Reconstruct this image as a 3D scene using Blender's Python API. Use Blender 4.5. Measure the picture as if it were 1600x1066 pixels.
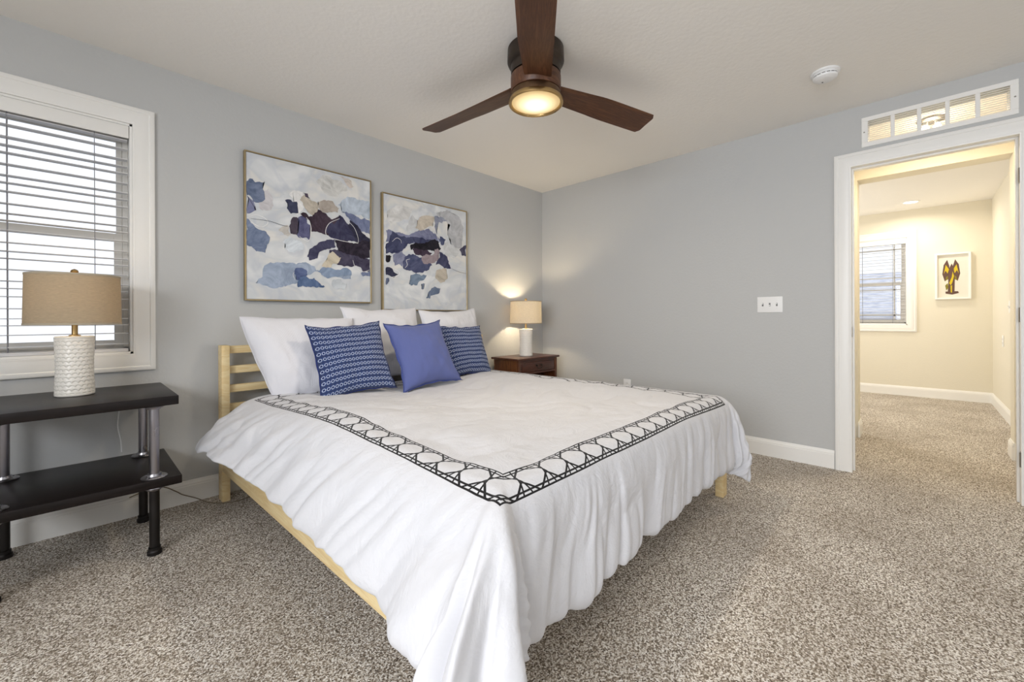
import bpy, bmesh, math, random
import numpy as np
from mathutils import Vector, Matrix
from mathutils.noise import noise as pnoise
PI = math.pi
R = math.radians
S = bpy.context.scene
COL = S.collection
for o in list(bpy.data.objects):
    bpy.data.objects.remove(o)
random.seed(7)

# ---------------------------------------------------------------- camera
cam_d = bpy.data.cameras.new('camera')
cam = bpy.data.objects.new('camera', cam_d)
COL.objects.link(cam)
F_PX, TH, ROLL = 657.735, 0.7665, -0.0047
av = Vector((math.cos(TH), math.sin(TH), 0)); r0 = Vector((math.sin(TH), -math.cos(TH), 0)); u0 = Vector((0, 0, 1))
rv = r0*math.cos(ROLL) + u0*math.sin(ROLL); uv_ = u0*math.cos(ROLL) - r0*math.sin(ROLL)
M = Matrix.Identity(4)
for i, v in enumerate((rv, uv_, -av)):
    M[0][i], M[1][i], M[2][i] = v
M[0][3], M[1][3], M[2][3] = -3.6156, -3.0092, 1.0444
cam.matrix_world = M
cam_d.sensor_width = 36
cam_d.lens = F_PX*36/1600
cam_d.shift_y = -(533-497.3)/1600
cam_d.clip_start = 0.02
S.camera = cam

# ---------------------------------------------------------------- world, exposure, added fill lights
S.view_settings.view_transform = 'Standard'
S.view_settings.look = 'None'
S.view_settings.gamma = 1
S.view_settings.use_curve_mapping = False
S.view_settings.exposure = 0.08
S.cycles.max_bounces = 10
S.cycles.diffuse_bounces = 6
S.cycles.caustics_reflective = False
S.cycles.caustics_refractive = False
W = bpy.data.worlds.new('overcast_sky'); S.world = W; W.use_nodes = True
W.node_tree.nodes['Background'].inputs[0].default_value = (0.90, 0.94, 1.0, 1)
W.node_tree.nodes['Background'].inputs[1].default_value = 1.15

def area(name, loc, size, direction, energy, color):
    d = bpy.data.lights.new(name, 'AREA'); d.shape = 'RECTANGLE'; d.size, d.size_y = size
    d.energy = energy; d.color = color
    o = bpy.data.objects.new(name, d); COL.objects.link(o); o.location = loc
    o.rotation_euler = Vector(direction).to_track_quat('-Z', 'Y').to_euler()
    return o
def point(name, loc, energy, color, radius=0.03):
    d = bpy.data.lights.new(name, 'POINT'); d.energy = energy; d.color = color; d.shadow_soft_size = radius
    o = bpy.data.objects.new(name, d); COL.objects.link(o); o.location = loc
    return o
# added fill lights, set in two unseen windows put in behind the camera
area('added_fill_west', (-5.66, -3.20, 1.50), (2.3, 1.3), (1, 0.0, -0.22), 118, (0.94, 0.965, 1.0))
area('added_fill_south', (-2.2, -5.05, 1.50), (2.3, 1.3), (0, 1, 0.0), 4, (0.95, 0.97, 1.0))
# added fill light for the far room, set in an unseen window
area('added_fill_far_room', (2.7, -1.05, 1.5), (1.6, 1.3), (0, -1, -0.1), 28, (1.0, 0.97, 0.92))

# ---------------------------------------------------------------- helpers
def tag(o, label=None, cat=None, group=None, kind=None):
    if label: o['label'] = label
    if cat: o['category'] = cat
    if group: o['group'] = group
    if kind: o['kind'] = kind
    return o
def thing(name, label, cat, loc=(0, 0, 0), rotz=0, group=None):
    o = bpy.data.objects.new(name, None); COL.objects.link(o)
    o.location = loc; o.rotation_euler = (0, 0, rotz); o.empty_display_size = 0.1
    return tag(o, label, cat, group)
def obj(name, bm, mats, parent=None, smooth=True, angle=35):
    me = bpy.data.meshes.new(name)
    if isinstance(bm, bmesh.types.BMesh):
        bmesh.ops.recalc_face_normals(bm, faces=bm.faces)
        bm.to_mesh(me); bm.free()
    else:
        v, f = bm; me.from_pydata(v, [], f); me.update()
    if not isinstance(mats, (list, tuple)): mats = [mats]
    for m in mats: me.materials.append(m)
    if smooth:
        for p in me.polygons: p.use_smooth = True
        try: me.set_sharp_from_angle(angle=R(angle))
        except Exception: pass
    o = bpy.data.objects.new(name, me); COL.objects.link(o)
    if parent: o.parent = parent
    return o
def BM(): return bmesh.new()
def box(bm, x0, x1, y0, y1, z0, z1, bev=0.0, seg=2, mat=0, M=None):
    r = bmesh.ops.create_cube(bm, size=1.0)
    vs = r['verts']
    for v in vs:
        v.co = Vector(((x0+x1)/2 + v.co.x*(x1-x0), (y0+y1)/2 + v.co.y*(y1-y0), (z0+z1)/2 + v.co.z*(z1-z0)))
    if M is not None:
        for v in vs: v.co = M @ v.co
    fs = set(f for v in vs for f in v.link_faces)
    for f in fs: f.material_index = mat
    if bev > 0:
        es = list(set(e for v in vs for e in v.link_edges))
        bmesh.ops.bevel(bm, geom=es, offset=bev, segments=seg, profile=0.5, affect='EDGES', material=-1)
def lathe(bm, prof, seg=48, c=(0, 0, 0), cap0=True, cap1=True, mat=0, M=None, sq=None):
    rings = []
    for (r, z) in prof:
        ring = []
        for i in range(seg):
            t = 2*PI*i/seg
            p = Vector((c[0]+r*math.cos(t), c[1]+r*math.sin(t), c[2]+z))
            if M is not None: p = M @ p
            ring.append(bm.verts.new(p))
        rings.append(ring)
    for a_, b_ in zip(rings, rings[1:]):
        for i in range(seg):
            f = bm.faces.new((a_[i], a_[(i+1) % seg], b_[(i+1) % seg], b_[i])); f.material_index = mat
    if cap0: bm.faces.new(rings[0][::-1]).material_index = mat
    if cap1: bm.faces.new(rings[-1]).material_index = mat
def tube(bm, pts, rad, seg=10, mat=0, cap=True):
    pts = [Vector(p) for p in pts]
    rings = []; n = None
    for i, p in enumerate(pts):
        t = (pts[min(i+1, len(pts)-1)] - pts[max(i-1, 0)]).normalized()
        if n is None:
            n = t.orthogonal().normalized()
        else:
            n = (n - t*n.dot(t)).normalized()
        b = t.cross(n)
        r = rad[i] if isinstance(rad, (list, tuple)) else rad
        rings.append([bm.verts.new(p + (n*math.cos(2*PI*k/seg) + b*math.sin(2*PI*k/seg))*r) for k in range(seg)])
    for a_, b_ in zip(rings, rings[1:]):
        for k in range(seg):
            bm.faces.new((a_[k], a_[(k+1) % seg], b_[(k+1) % seg], b_[k])).material_index = mat
    if cap:
        bm.faces.new(rings[0][::-1]); bm.faces.new(rings[-1])
def spline(pts, n=8):
    P = [Vector(p) for p in pts]; out = []
    P = [P[0]*2-P[1]] + P + [P[-1]*2-P[-2]]
    for i in range(1, len(P)-2):
        for k in range(n):
            t = k/n
            a_, b_, c_, d_ = P[i-1:i+3]
            out.append(0.5*((2*b_) + (c_-a_)*t + (2*a_-5*b_+4*c_-d_)*t*t + (-a_+3*b_-3*c_+d_)*t**3))
    out.append(P[-2]); return out
def struct(name, bm, m, parent=None, **k):
    o = obj(name, bm, m, parent, **k)
    if parent is None: o['kind'] = 'structure'
    return o

# ---------------------------------------------------------------- materials
def lin(c):
    return tuple(((v/255)/12.92 if v/255 <= 0.04045 else ((v/255+0.055)/1.055)**2.4) for v in c) + (1,)
class NT:
    def __init__(s, name):
        s.m = bpy.data.materials.new(name); s.m.use_nodes = True
        s.t = s.m.node_tree; s.n = s.t.nodes; s.b = s.n['Principled BSDF']
    def node(s, typ, **kw):
        nd = s.n.new(typ)
        for k, v in kw.items():
            if k.startswith('i_'):
                nm = k[2:]
                nd.inputs[int(nm) if nm.isdigit() else nm].default_value = v
            else: setattr(nd, k, v)
        return nd
    def link(s, a, b): s.t.links.new(a, b)
    def math(s, op, a, b=None, c=None):
        nd = s.n.new('ShaderNodeMath'); nd.operation = op
        for i, v in enumerate((a, b, c)):
            if v is None: continue
            if hasattr(v, 'is_output') or hasattr(v, 'links'): s.link(v, nd.inputs[i])
            else: nd.inputs[i].default_value = v
        return nd.outputs[0]
    def set(s, **k):
        for a, v in k.items(): s.b.inputs[a.replace('_', ' ')].default_value = v
    def bump(s, h, strength=0.3, dist=0.001):
        bp = s.node('ShaderNodeBump'); bp.inputs['Strength'].default_value = strength; bp.inputs['Distance'].default_value = dist
        s.link(h, bp.inputs['Height']); s.link(bp.outputs[0], s.b.inputs['Normal']); return bp
    def coords(s, scale=(1, 1, 1), kind='Object', rot=(0, 0, 0)):
        tc = s.node('ShaderNodeTexCoord'); mp = s.node('ShaderNodeMapping')
        mp.inputs['Scale'].default_value = scale; mp.inputs['Rotation'].default_value = rot
        s.link(tc.outputs[kind], mp.inputs[0]); return mp.outputs[0]
    def noise(s, vec, scale, detail=3, rough=0.5, dist=0):
        nz = s.node('ShaderNodeTexNoise'); nz.inputs['Scale'].default_value = scale; nz.inputs['Detail'].default_value = detail
        nz.inputs['Roughness'].default_value = rough; nz.inputs['Distortion'].default_value = dist
        if vec is not None: s.link(vec, nz.inputs['Vector'])
        return nz.outputs[0]
    def ramp(s, fac, stops, interp='LINEAR'):
        cr = s.node('ShaderNodeValToRGB'); e = cr.color_ramp; e.interpolation = interp
        while len(e.elements) < len(stops): e.elements.new(0.5)
        for el, (p, c) in zip(e.elements, stops): el.position = p; el.color = c
        s.link(fac, cr.inputs[0]); return cr.outputs[0]
    def mix(s, fac, a, b):
        mx = s.node('ShaderNodeMix', data_type='RGBA')
        for sock, v in ((mx.inputs[0], fac), (mx.inputs[6], a), (mx.inputs[7], b)):
            if hasattr(v, 'links'): s.link(v, sock)
            else: sock.default_value = v
        return mx.outputs[2]
    def color(s, c): s.link(c, s.b.inputs['Base Color'])

def paint(name, c, rough=0.6, bump=0.0, scale=90, spec=0.3):
    m = NT(name); m.set(Base_Color=lin(c), Roughness=rough, Specular_IOR_Level=spec)
    if bump:
        m.bump(m.noise(m.coords(kind='Object'), scale, 3, 0.5), bump, 0.004)
    return m.m
def metal(name, c, rough=0.35):
    m = NT(name); m.set(Base_Color=lin(c), Roughness=rough, Metallic=1.0)
    v = m.noise(m.coords(), 12, 4)
    m.link(m.ramp(v, [(0.3, (rough*0.7,)*3+(1,)), (0.7, (rough*1.3,)*3+(1,))]), m.b.inputs['Roughness'])
    return m.m
def wood(name, c1, c2, scale=(1, 1, 1), rough=0.45, rings=6.0, spec=0.4, nscale=3.0):
    m = NT(name); v = m.coords(scale=scale)
    n1 = m.noise(v, nscale, 6, 0.6, 1.2)
    sm = m.math('FRACT', m.math('MULTIPLY', n1, rings))
    tri = m.math('ABSOLUTE', m.math('SUBTRACT', m.math('MULTIPLY', sm, 2.0), 1.0))
    fine = m.noise(v, nscale*14, 3, 0.6)
    f = m.math('ADD', m.math('MULTIPLY', tri, 0.65), m.math('MULTIPLY', fine, 0.45))
    m.color(m.ramp(f, [(0.15, lin(c1)), (0.9, lin(c2))]))
    m.set(Roughness=rough, Specular_IOR_Level=spec); m.bump(fine, 0.12, 0.0006)
    return m.m

MT = {}
MT['wall'] = paint('grey_wall_paint', (192, 193, 193), 0.62, 0.30, 55, 0.35)
MT['cream_wall'] = paint('cream_wall_paint', (228, 222, 206), 0.6, 0.2, 60)
MT['ceiling'] = paint('ceiling_paint', (243, 240, 235), 0.8, 0.35, 45, 0.2)
MT['trim'] = paint('white_trim_paint', (240, 239, 236), 0.35, 0, spec=0.45)
MT['plastic'] = paint('white_plastic', (238, 238, 238), 0.35)
MT['vinyl'] = paint('beige_window_vinyl', (222, 219, 213), 0.5)
MT['slat'] = paint('white_blind_slat', (222, 222, 224), 0.45)
MT['cord'] = paint('grey_blind_cord', (150, 150, 155), 0.8)
MT['black'] = paint('black_slot', (25, 25, 25), 0.6)
MT['pipe'] = metal('brightened_iron_pipe', (150, 147, 152), 0.34)  # brighter copy of the iron, the upper pipes' shine put into the colour
MT['pipe_dark'] = metal('dark_iron_pipe', (62, 60, 60), 0.45)
MT['steel'] = metal('bright_steel', (170, 168, 172), 0.28)
MT['brass'] = metal('brushed_brass', (190, 160, 110), 0.3)
MT['goldframe'] = metal('champagne_gold_frame', (176, 158, 122), 0.42)
MT['nickel'] = metal('satin_nickel', (150, 145, 138), 0.35)
MT['bronze'] = metal('dark_bronze', (78, 70, 64), 0.45)
MT['bronze_brown'] = metal('brown_bronze', (112, 88, 66), 0.5)
MT['pine'] = wood('pale_pine', (224, 196, 142), (238, 218, 172), (2.2, 2.2, 7), 0.5, 5, 0.35, 1.6)
MT['pine_x'] = wood('pale_pine_across', (224, 196, 142), (238, 218, 172), (0.9, 8, 14), 0.5, 5, 0.35, 1.6)
MT['pine_y'] = wood('pale_pine_along', (222, 194, 140), (238, 218, 172), (8, 0.9, 14), 0.5, 5, 0.35, 1.3)
MT['espresso'] = wood('espresso_board', (20, 16, 16), (31, 25, 24), (1, 10, 10), 0.34, 4, 0.22)
MT['cherry'] = wood('dark_cherry_wood', (52, 28, 20), (84, 46, 32), (1.5, 9, 9), 0.32, 4, 0.5)
MT['cherry_z'] = wood('dark_cherry_wood_upright', (62, 33, 20), (112, 66, 36), (6, 9, 1), 0.34, 4, 0.5)
MT['walnut'] = wood('walnut_blade', (70, 42, 27), (110, 72, 47), (1.2, 14, 6), 0.42, 3, 0.4, 2.2)
MT['sheet'] = paint('pale_blue_sheet', (176, 186, 216), 0.85)
MT['bulb'] = paint('bulb_glass', (255, 240, 210), 0.3)

def emis(name, c, s):
    m = NT(name); m.set(Base_Color=lin(c), Emission_Color=lin(c), Emission_Strength=s, Roughness=0.4); return m.m
MT['warm_glow'] = emis('lit_diffuser', (255, 236, 200), 2.2)
MT['hall_glow'] = emis('recessed_lamp_glow', (255, 246, 230), 4.0)
MT['bulb_on'] = emis('lit_bulb', (255, 232, 190), 12.0)

def carpet():
    m = NT('flecked_carpet'); v = m.coords()
    n1 = m.noise(v, 150, 2, 0.6)
    vo = m.node('ShaderNodeTexVoronoi'); vo.inputs['Scale'].default_value = 230; m.link(v, vo.inputs['Vector'])
    hue = m.node('ShaderNodeSeparateColor'); m.link(vo.outputs['Color'], hue.inputs[0])
    f = m.math('ADD', m.math('MULTIPLY', n1, 0.62), m.math('MULTIPLY', hue.outputs[0], 0.38))
    c = m.ramp(f, [(0.27, lin((88, 78, 68))), (0.43, lin((152, 140, 126))), (0.53, lin((202, 192, 178))), (0.64, lin((248, 243, 236)))])
    big = m.noise(m.coords(scale=(1, 1, 1)), 2.3, 3)
    c2 = m.mix(m.math('MULTIPLY', m.ramp(big, [(0.4, (0, 0, 0, 1)), (0.62, (1, 1, 1, 1))]), 0.22), c, lin((120, 106, 90)))
    m.color(c2); m.set(Roughness=0.95, Specular_IOR_Level=0.1)
    h = m.math('ADD', m.math('MULTIPLY', n1, 1.0), m.math('MULTIPLY', big, 2.0))
    m.bump(h, 0.8, 0.008)
    return m.m
MT['carpet'] = carpet()

def linen(name, c, transl, scale=1.0):
    m = NT(name); v = m.coords(scale=(60, 60, 900))
    n = m.noise(v, 1.0*scale, 3, 0.6)
    col = m.ramp(n, [(0.3, lin(tuple(int(k*0.88) for k in c))), (0.7, lin(c))])
    m.color(col); m.set(Roughness=0.9, Specular_IOR_Level=0.1)
    tr = m.node('ShaderNodeBsdfTranslucent'); m.link(col, tr.inputs[0])
    mx = m.node('ShaderNodeMixShader'); mx.inputs[0].default_value = transl
    out = m.n['Material Output']
    m.link(m.b.outputs[0], mx.inputs[1]); m.link(tr.outputs[0], mx.inputs[2]); m.link(mx.outputs[0], out.inputs[0])
    return m.m
MT['shade'] = linen('natural_linen_shade', (214, 198, 172), 0.42)
MT['shade_lit'] = linen('lit_linen_shade', (246, 238, 222), 0.45)  # same kind of shade, its lit look put into a paler colour
MT['shade_trim'] = paint('shade_binding', (176, 164, 144), 0.9)
def ceramic():
    m = NT('dimpled_white_ceramic'); m.set(Base_Color=lin((236, 232, 224)), Roughness=0.22, Specular_IOR_Level=0.5); return m.m
MT['ceramic'] = ceramic()

def cotton(name, c, wr=0.35, weave=True, uvname=None, scale=1.0, sub=(1, 1, 1)):
    m = NT(name); m.set(Base_Color=lin(c), Roughness=0.9, Specular_IOR_Level=0.12)
    try: m.set(Sheen_Weight=0.15)
    except Exception: pass
    v = m.coords(scale=sub)
    big = m.noise(v, 9*scale, 5, 0.55, 0.8)
    fold = m.math('ABSOLUTE', m.math('SUBTRACT', big, 0.5))
    h = m.math('ADD', m.math('MULTIPLY', fold, -1.0), m.math('MULTIPLY', m.noise(v, 240, 2), 0.03))
    m.bump(h, wr, 0.03)
    return m
MT['white_cotton'] = cotton('white_cotton', (224, 224, 229), 0.3).m
MT['seersucker'] = None
def seersucker():
    m = cotton('white_crinkle_cotton', (226, 226, 232), 0.25)
    uv = m.coords(kind='UV', scale=(1, 1, 1))
    wv = m.node('ShaderNodeTexWave'); wv.inputs['Scale'].default_value = 26; wv.inputs['Distortion'].default_value = 1.5
    wv.inputs['Detail'].default_value = 2; m.link(uv, wv.inputs['Vector'])
    bp = m.node('ShaderNodeBump'); bp.inputs['Strength'].default_value = 0.25; bp.inputs['Distance'].default_value = 0.003
    m.link(wv.outputs[0], bp.inputs['Height'])
    old = m.b.inputs['Normal'].links[0].from_node
    m.link(old.outputs[0], bp.inputs['Normal']); m.link(bp.outputs[0], m.b.inputs['Normal'])
    return m.m
MT['seersucker'] = seersucker()
def periwinkle():
    m = cotton('periwinkle_linen', (96, 110, 172), 0.12)
    uv = m.coords(kind='UV', scale=(300, 300, 1))
    n = m.noise(uv, 1, 2)
    m.color(m.ramp(n, [(0.3, lin((84, 94, 146))), (0.7, lin((102, 112, 166)))]))
    return m.m
MT['periwinkle'] = periwinkle()
def ringprint():
    m = cotton('navy_ring_print', (44, 58, 112), 0.12)
    tc = m.node('ShaderNodeTexCoord'); sp = m.node('ShaderNodeSeparateXYZ'); m.link(tc.outputs['UV'], sp.inputs[0])
    NX, NY = 18, 12
    u = m.math('MULTIPLY', sp.outputs[0], NX); v = m.math('MULTIPLY', sp.outputs[1], NY)
    fu = m.math('SUBTRACT', m.math('FRACT', u), 0.5); fv = m.math('SUBTRACT', m.math('FRACT', v), 0.5)
    fv2 = m.math('MULTIPLY', fv, NX/NY*1.0)
    d = m.math('SQRT', m.math('ADD', m.math('MULTIPLY', fu, fu), m.math('MULTIPLY', fv2, fv2)))
    ring = m.math('LESS_THAN', m.math('ABSOLUTE', m.math('SUBTRACT', d, 0.34)), 0.06)
    # zigzag band between the ring rows
    zz = m.math('ABSOLUTE', m.math('SUBTRACT', m.math('ABSOLUTE', fv), m.math('ADD', 0.42, m.math('MULTIPLY', m.math('ABSOLUTE', fu), 0.12))))
    band = m.math('LESS_THAN', zz, 0.03)
    core = m.math('LESS_THAN', d, 0.1)
    c = m.mix(m.math('MULTIPLY', band, 0.35), lin((52, 68, 112)), lin((130, 145, 180)))
    edge = m.math('GREATER_THAN', m.math('ABSOLUTE', fv), 0.43)
    c = m.mix(m.math('MULTIPLY', edge, 0.8), c, lin((26, 32, 66)))
    c = m.mix(ring, c, lin((186, 196, 218)))
    c = m.mix(core, c, lin((28, 34, 70)))
    m.color(c); return m.m
MT['ringprint'] = ringprint()

def duvet_mat(A0, A1, B0, BT, band, cell):
    """white cotton with an embroidered cane border; the UV map carries the flat cloth coordinates in metres"""
    m = cotton('white_duvet_cover', (236, 236, 241), 0.0)
    tc = m.node('ShaderNodeTexCoord'); sp = m.node('ShaderNodeSeparateXYZ'); m.link(tc.outputs['UV'], sp.inputs[0])
    a, b = sp.outputs[0], sp.outputs[1]
    dl = m.math('SUBTRACT', a, A0); dr = m.math('SUBTRACT', A1, a); df = m.math('SUBTRACT', b, B0); dt = m.math('SUBTRACT', BT, b)
    dx = m.math('MINIMUM', dl, dr); dy = m.math('MINIMUM', df, dt); d = m.math('MINIMUM', dx, dy)
    isx = m.math('LESS_THAN', dx, dy)
    s = m.math('ADD', m.math('MULTIPLY', isx, df), m.math('MULTIPLY', m.math('SUBTRACT', 1.0, isx), dl))
    inb = m.math('MULTIPLY', m.math('GREATER_THAN', d, -0.002), m.math('LESS_THAN', d, band+0.002))
    p = m.math('SUBTRACT', m.math('FRACT', m.math('DIVIDE', s, cell)), 0.5)
    ap = m.math('ABSOLUTE', p)
    q = m.math('SUBTRACT', m.math('DIVIDE', d, band), 0.5); aq = m.math('ABSOLUTE', q)
    w = 0.0026
    def near(expr, tol): return m.math('LESS_THAN', m.math('ABSOLUTE', expr), tol)
    l = [near(d, w*1.2), near(m.math('SUBTRACT', d, 0.011), w), near(m.math('SUBTRACT', d, band), w*1.2), near(m.math('SUBTRACT', d, band-0.011), w)]
    l.append(near(m.math('SUBTRACT', m.math('SUBTRACT', 0.5, ap), m.math('MULTIPLY', aq, 0.34)), w/cell*1.15))
    l.append(near(m.math('SUBTRACT', aq, m.math('SUBTRACT', 0.53, m.math('MULTIPLY', ap, 0.80))), w/band*1.5))
    tot = l[0]
    for k in l[1:]: tot = m.math('MAXIMUM', tot, k)
    tot = m.math('MULTIPLY', tot, inb)
    m.color(m.mix(tot, lin((207, 207, 211)), lin((24, 22, 24))))
    uv = tc.outputs['UV']
    # pressed-in crinkles
    n1 = m.noise(uv, 7, 5, 0.6, 1.0); f1 = m.math('ABSOLUTE', m.math('SUBTRACT', n1, 0.5))
    n2 = m.noise(uv, 22, 4, 0.6, 0.6); f2 = m.math('ABSOLUTE', m.math('SUBTRACT', n2, 0.5))
    h = m.math('ADD', m.math('MULTIPLY', f1, -0.9), m.math('MULTIPLY', f2, -0.18))
    m.bump(h, 0.35, 0.03)
    return m.m
# ================================================================ THE ROOM
XW, YS, HC = -5.60, -5.00, 2.44          # west wall, south wall, ceiling height
def wall_with_holes(name, axis, p0, p1, lo, hi, holes, m, z1=HC):
    """axis 'y': wall lies between y=p0..p1 and runs along x from lo to hi; axis 'x' the other way round"""
    bm = BM()
    cuts = sorted(set([lo, hi] + [h for hh in holes for h in hh[:2]]))
    for a_, b_ in zip(cuts, cuts[1:]):
        mid = (a_+b_)/2
        hs = sorted([h for h in holes if h[0] <= mid <= h[1]], key=lambda h: h[2])
        z = 0.0
        segs = []
        for h in hs:
            if h[2] > z: segs.append((z, h[2]))
            z = h[3]
        segs.append((z, z1))
        for s0, s1 in segs:
            if s1-s0 < 1e-4: continue
            if axis == 'y': box(bm, a_, b_, p0, p1, s0, s1)
            else: box(bm, p0, p1, a_, b_, s0, s1)
    bmesh.ops.remove_doubles(bm, verts=bm.verts, dist=1e-5)
    return struct(name, bm, m, smooth=False)
N_WIN = (-4.31, -3.40, 0.865, 2.085)
wall_with_holes('wall_north', 'y', 0.0, 0.16, XW-0.12, 0.12, [N_WIN], MT['wall'])
wall_with_holes('wall_east', 'x', 0.0, 0.12, YS-0.12, 0.0, [(-3.438, -2.672, 0, 2.066), (-3.385, -2.780, 2.186, 2.330)], MT['wall'])
ADDED_W_WIN = (-4.40, -2.00, 0.85, 2.15)  # unseen opening, added to hold the west fill light
ADDED_S_WIN = (-3.35, -1.05, 0.85, 2.15)  # unseen opening, added to hold the south fill light
wall_with_holes('wall_west', 'x', XW-0.12, XW, YS-0.12, 0.0, [ADDED_W_WIN], MT['wall'])
wall_with_holes('wall_south', 'y', YS-0.12, YS, XW, 0.0, [ADDED_S_WIN], MT['wall'])
bm = BM(); box(bm, XW-0.12, 4.1, YS-0.12, 0.16, -0.12, 0.0); struct('floor', bm, MT['carpet'], smooth=False)
bm = BM(); box(bm, XW-0.12, 0.06, YS-0.12, 0.16, HC, HC+0.12); struct('ceiling', bm, MT['ceiling'], smooth=False)
bm = BM(); box(bm, 0.06, 4.1, YS-0.12, 0.16, HC, HC+0.12); struct('ceiling_far_room', bm, MT['ceiling'], smooth=False)

# passage and the far room
wall_with_holes('wall_passage_left', 'y', -2.612, -2.49, 0.12, 1.09, [], MT['cream_wall'])
wall_with_holes('wall_passage_right', 'y', -3.68, -3.555, 0.12, 1.09, [], MT['cream_wall'])
wall_with_holes('wall_passage_end', 'x', 1.09, 1.27, -3.775, -0.88, [(-3.512, -2.637, 0, 2.225)], MT['cream_wall'])
wall_with_holes('wall_far_right', 'y', -3.775, -3.655, 1.27, 3.97, [], MT['cream_wall'])
F_WIN = (-2.915, -2.00, 0.93, 2.085)
wall_with_holes('wall_far_east', 'x', 3.97, 4.10, -3.775, -0.88, [F_WIN], MT['cream_wall'])
wall_with_holes('wall_far_left', 'y', -1.0, -0.88, 1.27, 3.97, [(1.85, 3.55, 0.85, 2.15)], MT['cream_wall'])

def baseboard(name, p, q, nrm, h=0.125, d=0.014):
    """p->q along the wall foot, nrm points into the room"""
    bm = BM(); p = Vector((*p, 0)); q = Vector((*q, 0)); n = Vector((*nrm, 0))
    prof = [(0, 0), (d, 0), (d, h-0.030), (d-0.002, h-0.027), (d-0.002, h-0.019), (d-0.007, h-0.012), (d-0.009, h-0.002), (d-0.011, h), (0, h)]
    A = [bm.verts.new(p + n*a_ + Vector((0, 0, z))) for a_, z in prof]
    B = [bm.verts.new(q + n*a_ + Vector((0, 0, z))) for a_, z in prof]
    k = len(prof)
    for i in range(k): bm.faces.new((A[i], A[(i+1) % k], B[(i+1) % k], B[i]))
    bm.faces.new(A); bm.faces.new(B[::-1])
    return struct(name, bm, MT['trim'], angle=25)
baseboard('baseboard_north', (XW, 0), (0, 0), (0, -1))
baseboard('baseboard_east', (0, 0), (0, -2.597), (-1, 0))
baseboard('baseboard_east_door_side', (0, -3.52), (0, YS), (-1, 0))
baseboard('baseboard_west', (XW, 0), (XW, YS), (1, 0))
baseboard('baseboard_south', (XW, YS), (0, YS), (0, 1))
baseboard('baseboard_passage_left', (0.14, -2.612), (1.09, -2.612), (0, -1))
baseboard('baseboard_passage_left_return', (1.076, -2.637), (1.284, -2.637), (0, -1))
baseboard('baseboard_passage_right', (0.14, -3.555), (1.09, -3.555), (0, 1))
baseboard('baseboard_passage_end', (1.09, -3.555), (1.09, -3.498), (-1, 0))
baseboard('baseboard_passage_right_return', (1.078, -3.512), (1.27, -3.512), (0, 1))
baseboard('baseboard_far_right', (1.27, -3.655), (3.97, -3.655), (0, 1))
baseboard('baseboard_far_east', (3.97, -3.655), (3.97, -1.0), (-1, 0))
baseboard('baseboard_far_left', (1.27, -1.0), (3.97, -1.0), (0, -1))

# ---------------------------------------------------------------- casings
CAS = [(0.0, 0.0), (0.0, 0.011), (0.006, 0.013), (0.012, 0.011), (0.020, 0.012), (0.060, 0.017), (0.066, 0.015), (0.070, 0.020), (0.084, 0.020), (0.090, 0.016), (0.090, 0.0)]
def casing(bm, M, x0, x1, z0, z1, bottom=True, w=0.090):
    """picture-frame casing round the opening x0..x1, z0..z1 in the plane y=0 of M, standing out along -y"""
    corners = [(x0, z0, -1, -1), (x0, z1, -1, 1), (x1, z1, 1, 1), (x1, z0, 1, -1)]
    rings = []
    for (x, z, sx, sz) in corners:
        ring = []
        for (o_, t_) in CAS:
            o_ = o_*w/0.090
            zz = z + sz*o_ if (bottom or sz > 0) else 0.0
            ring.append(bm.verts.new(M @ Vector((x+sx*o_, -t_, zz))))
        rings.append(ring)
    k = len(CAS)
    pairs = [(0, 1), (1, 2), (2, 3)] + ([(3, 0)] if bottom else [])
    for i, j in pairs:
        for t in range(k):
            bm.faces.new((rings[i][t], rings[i][(t+1) % k], rings[j][(t+1) % k], rings[j][t]))
    if not bottom:
        bm.faces.new(rings[0]); bm.faces.new(rings[3][::-1])

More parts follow.
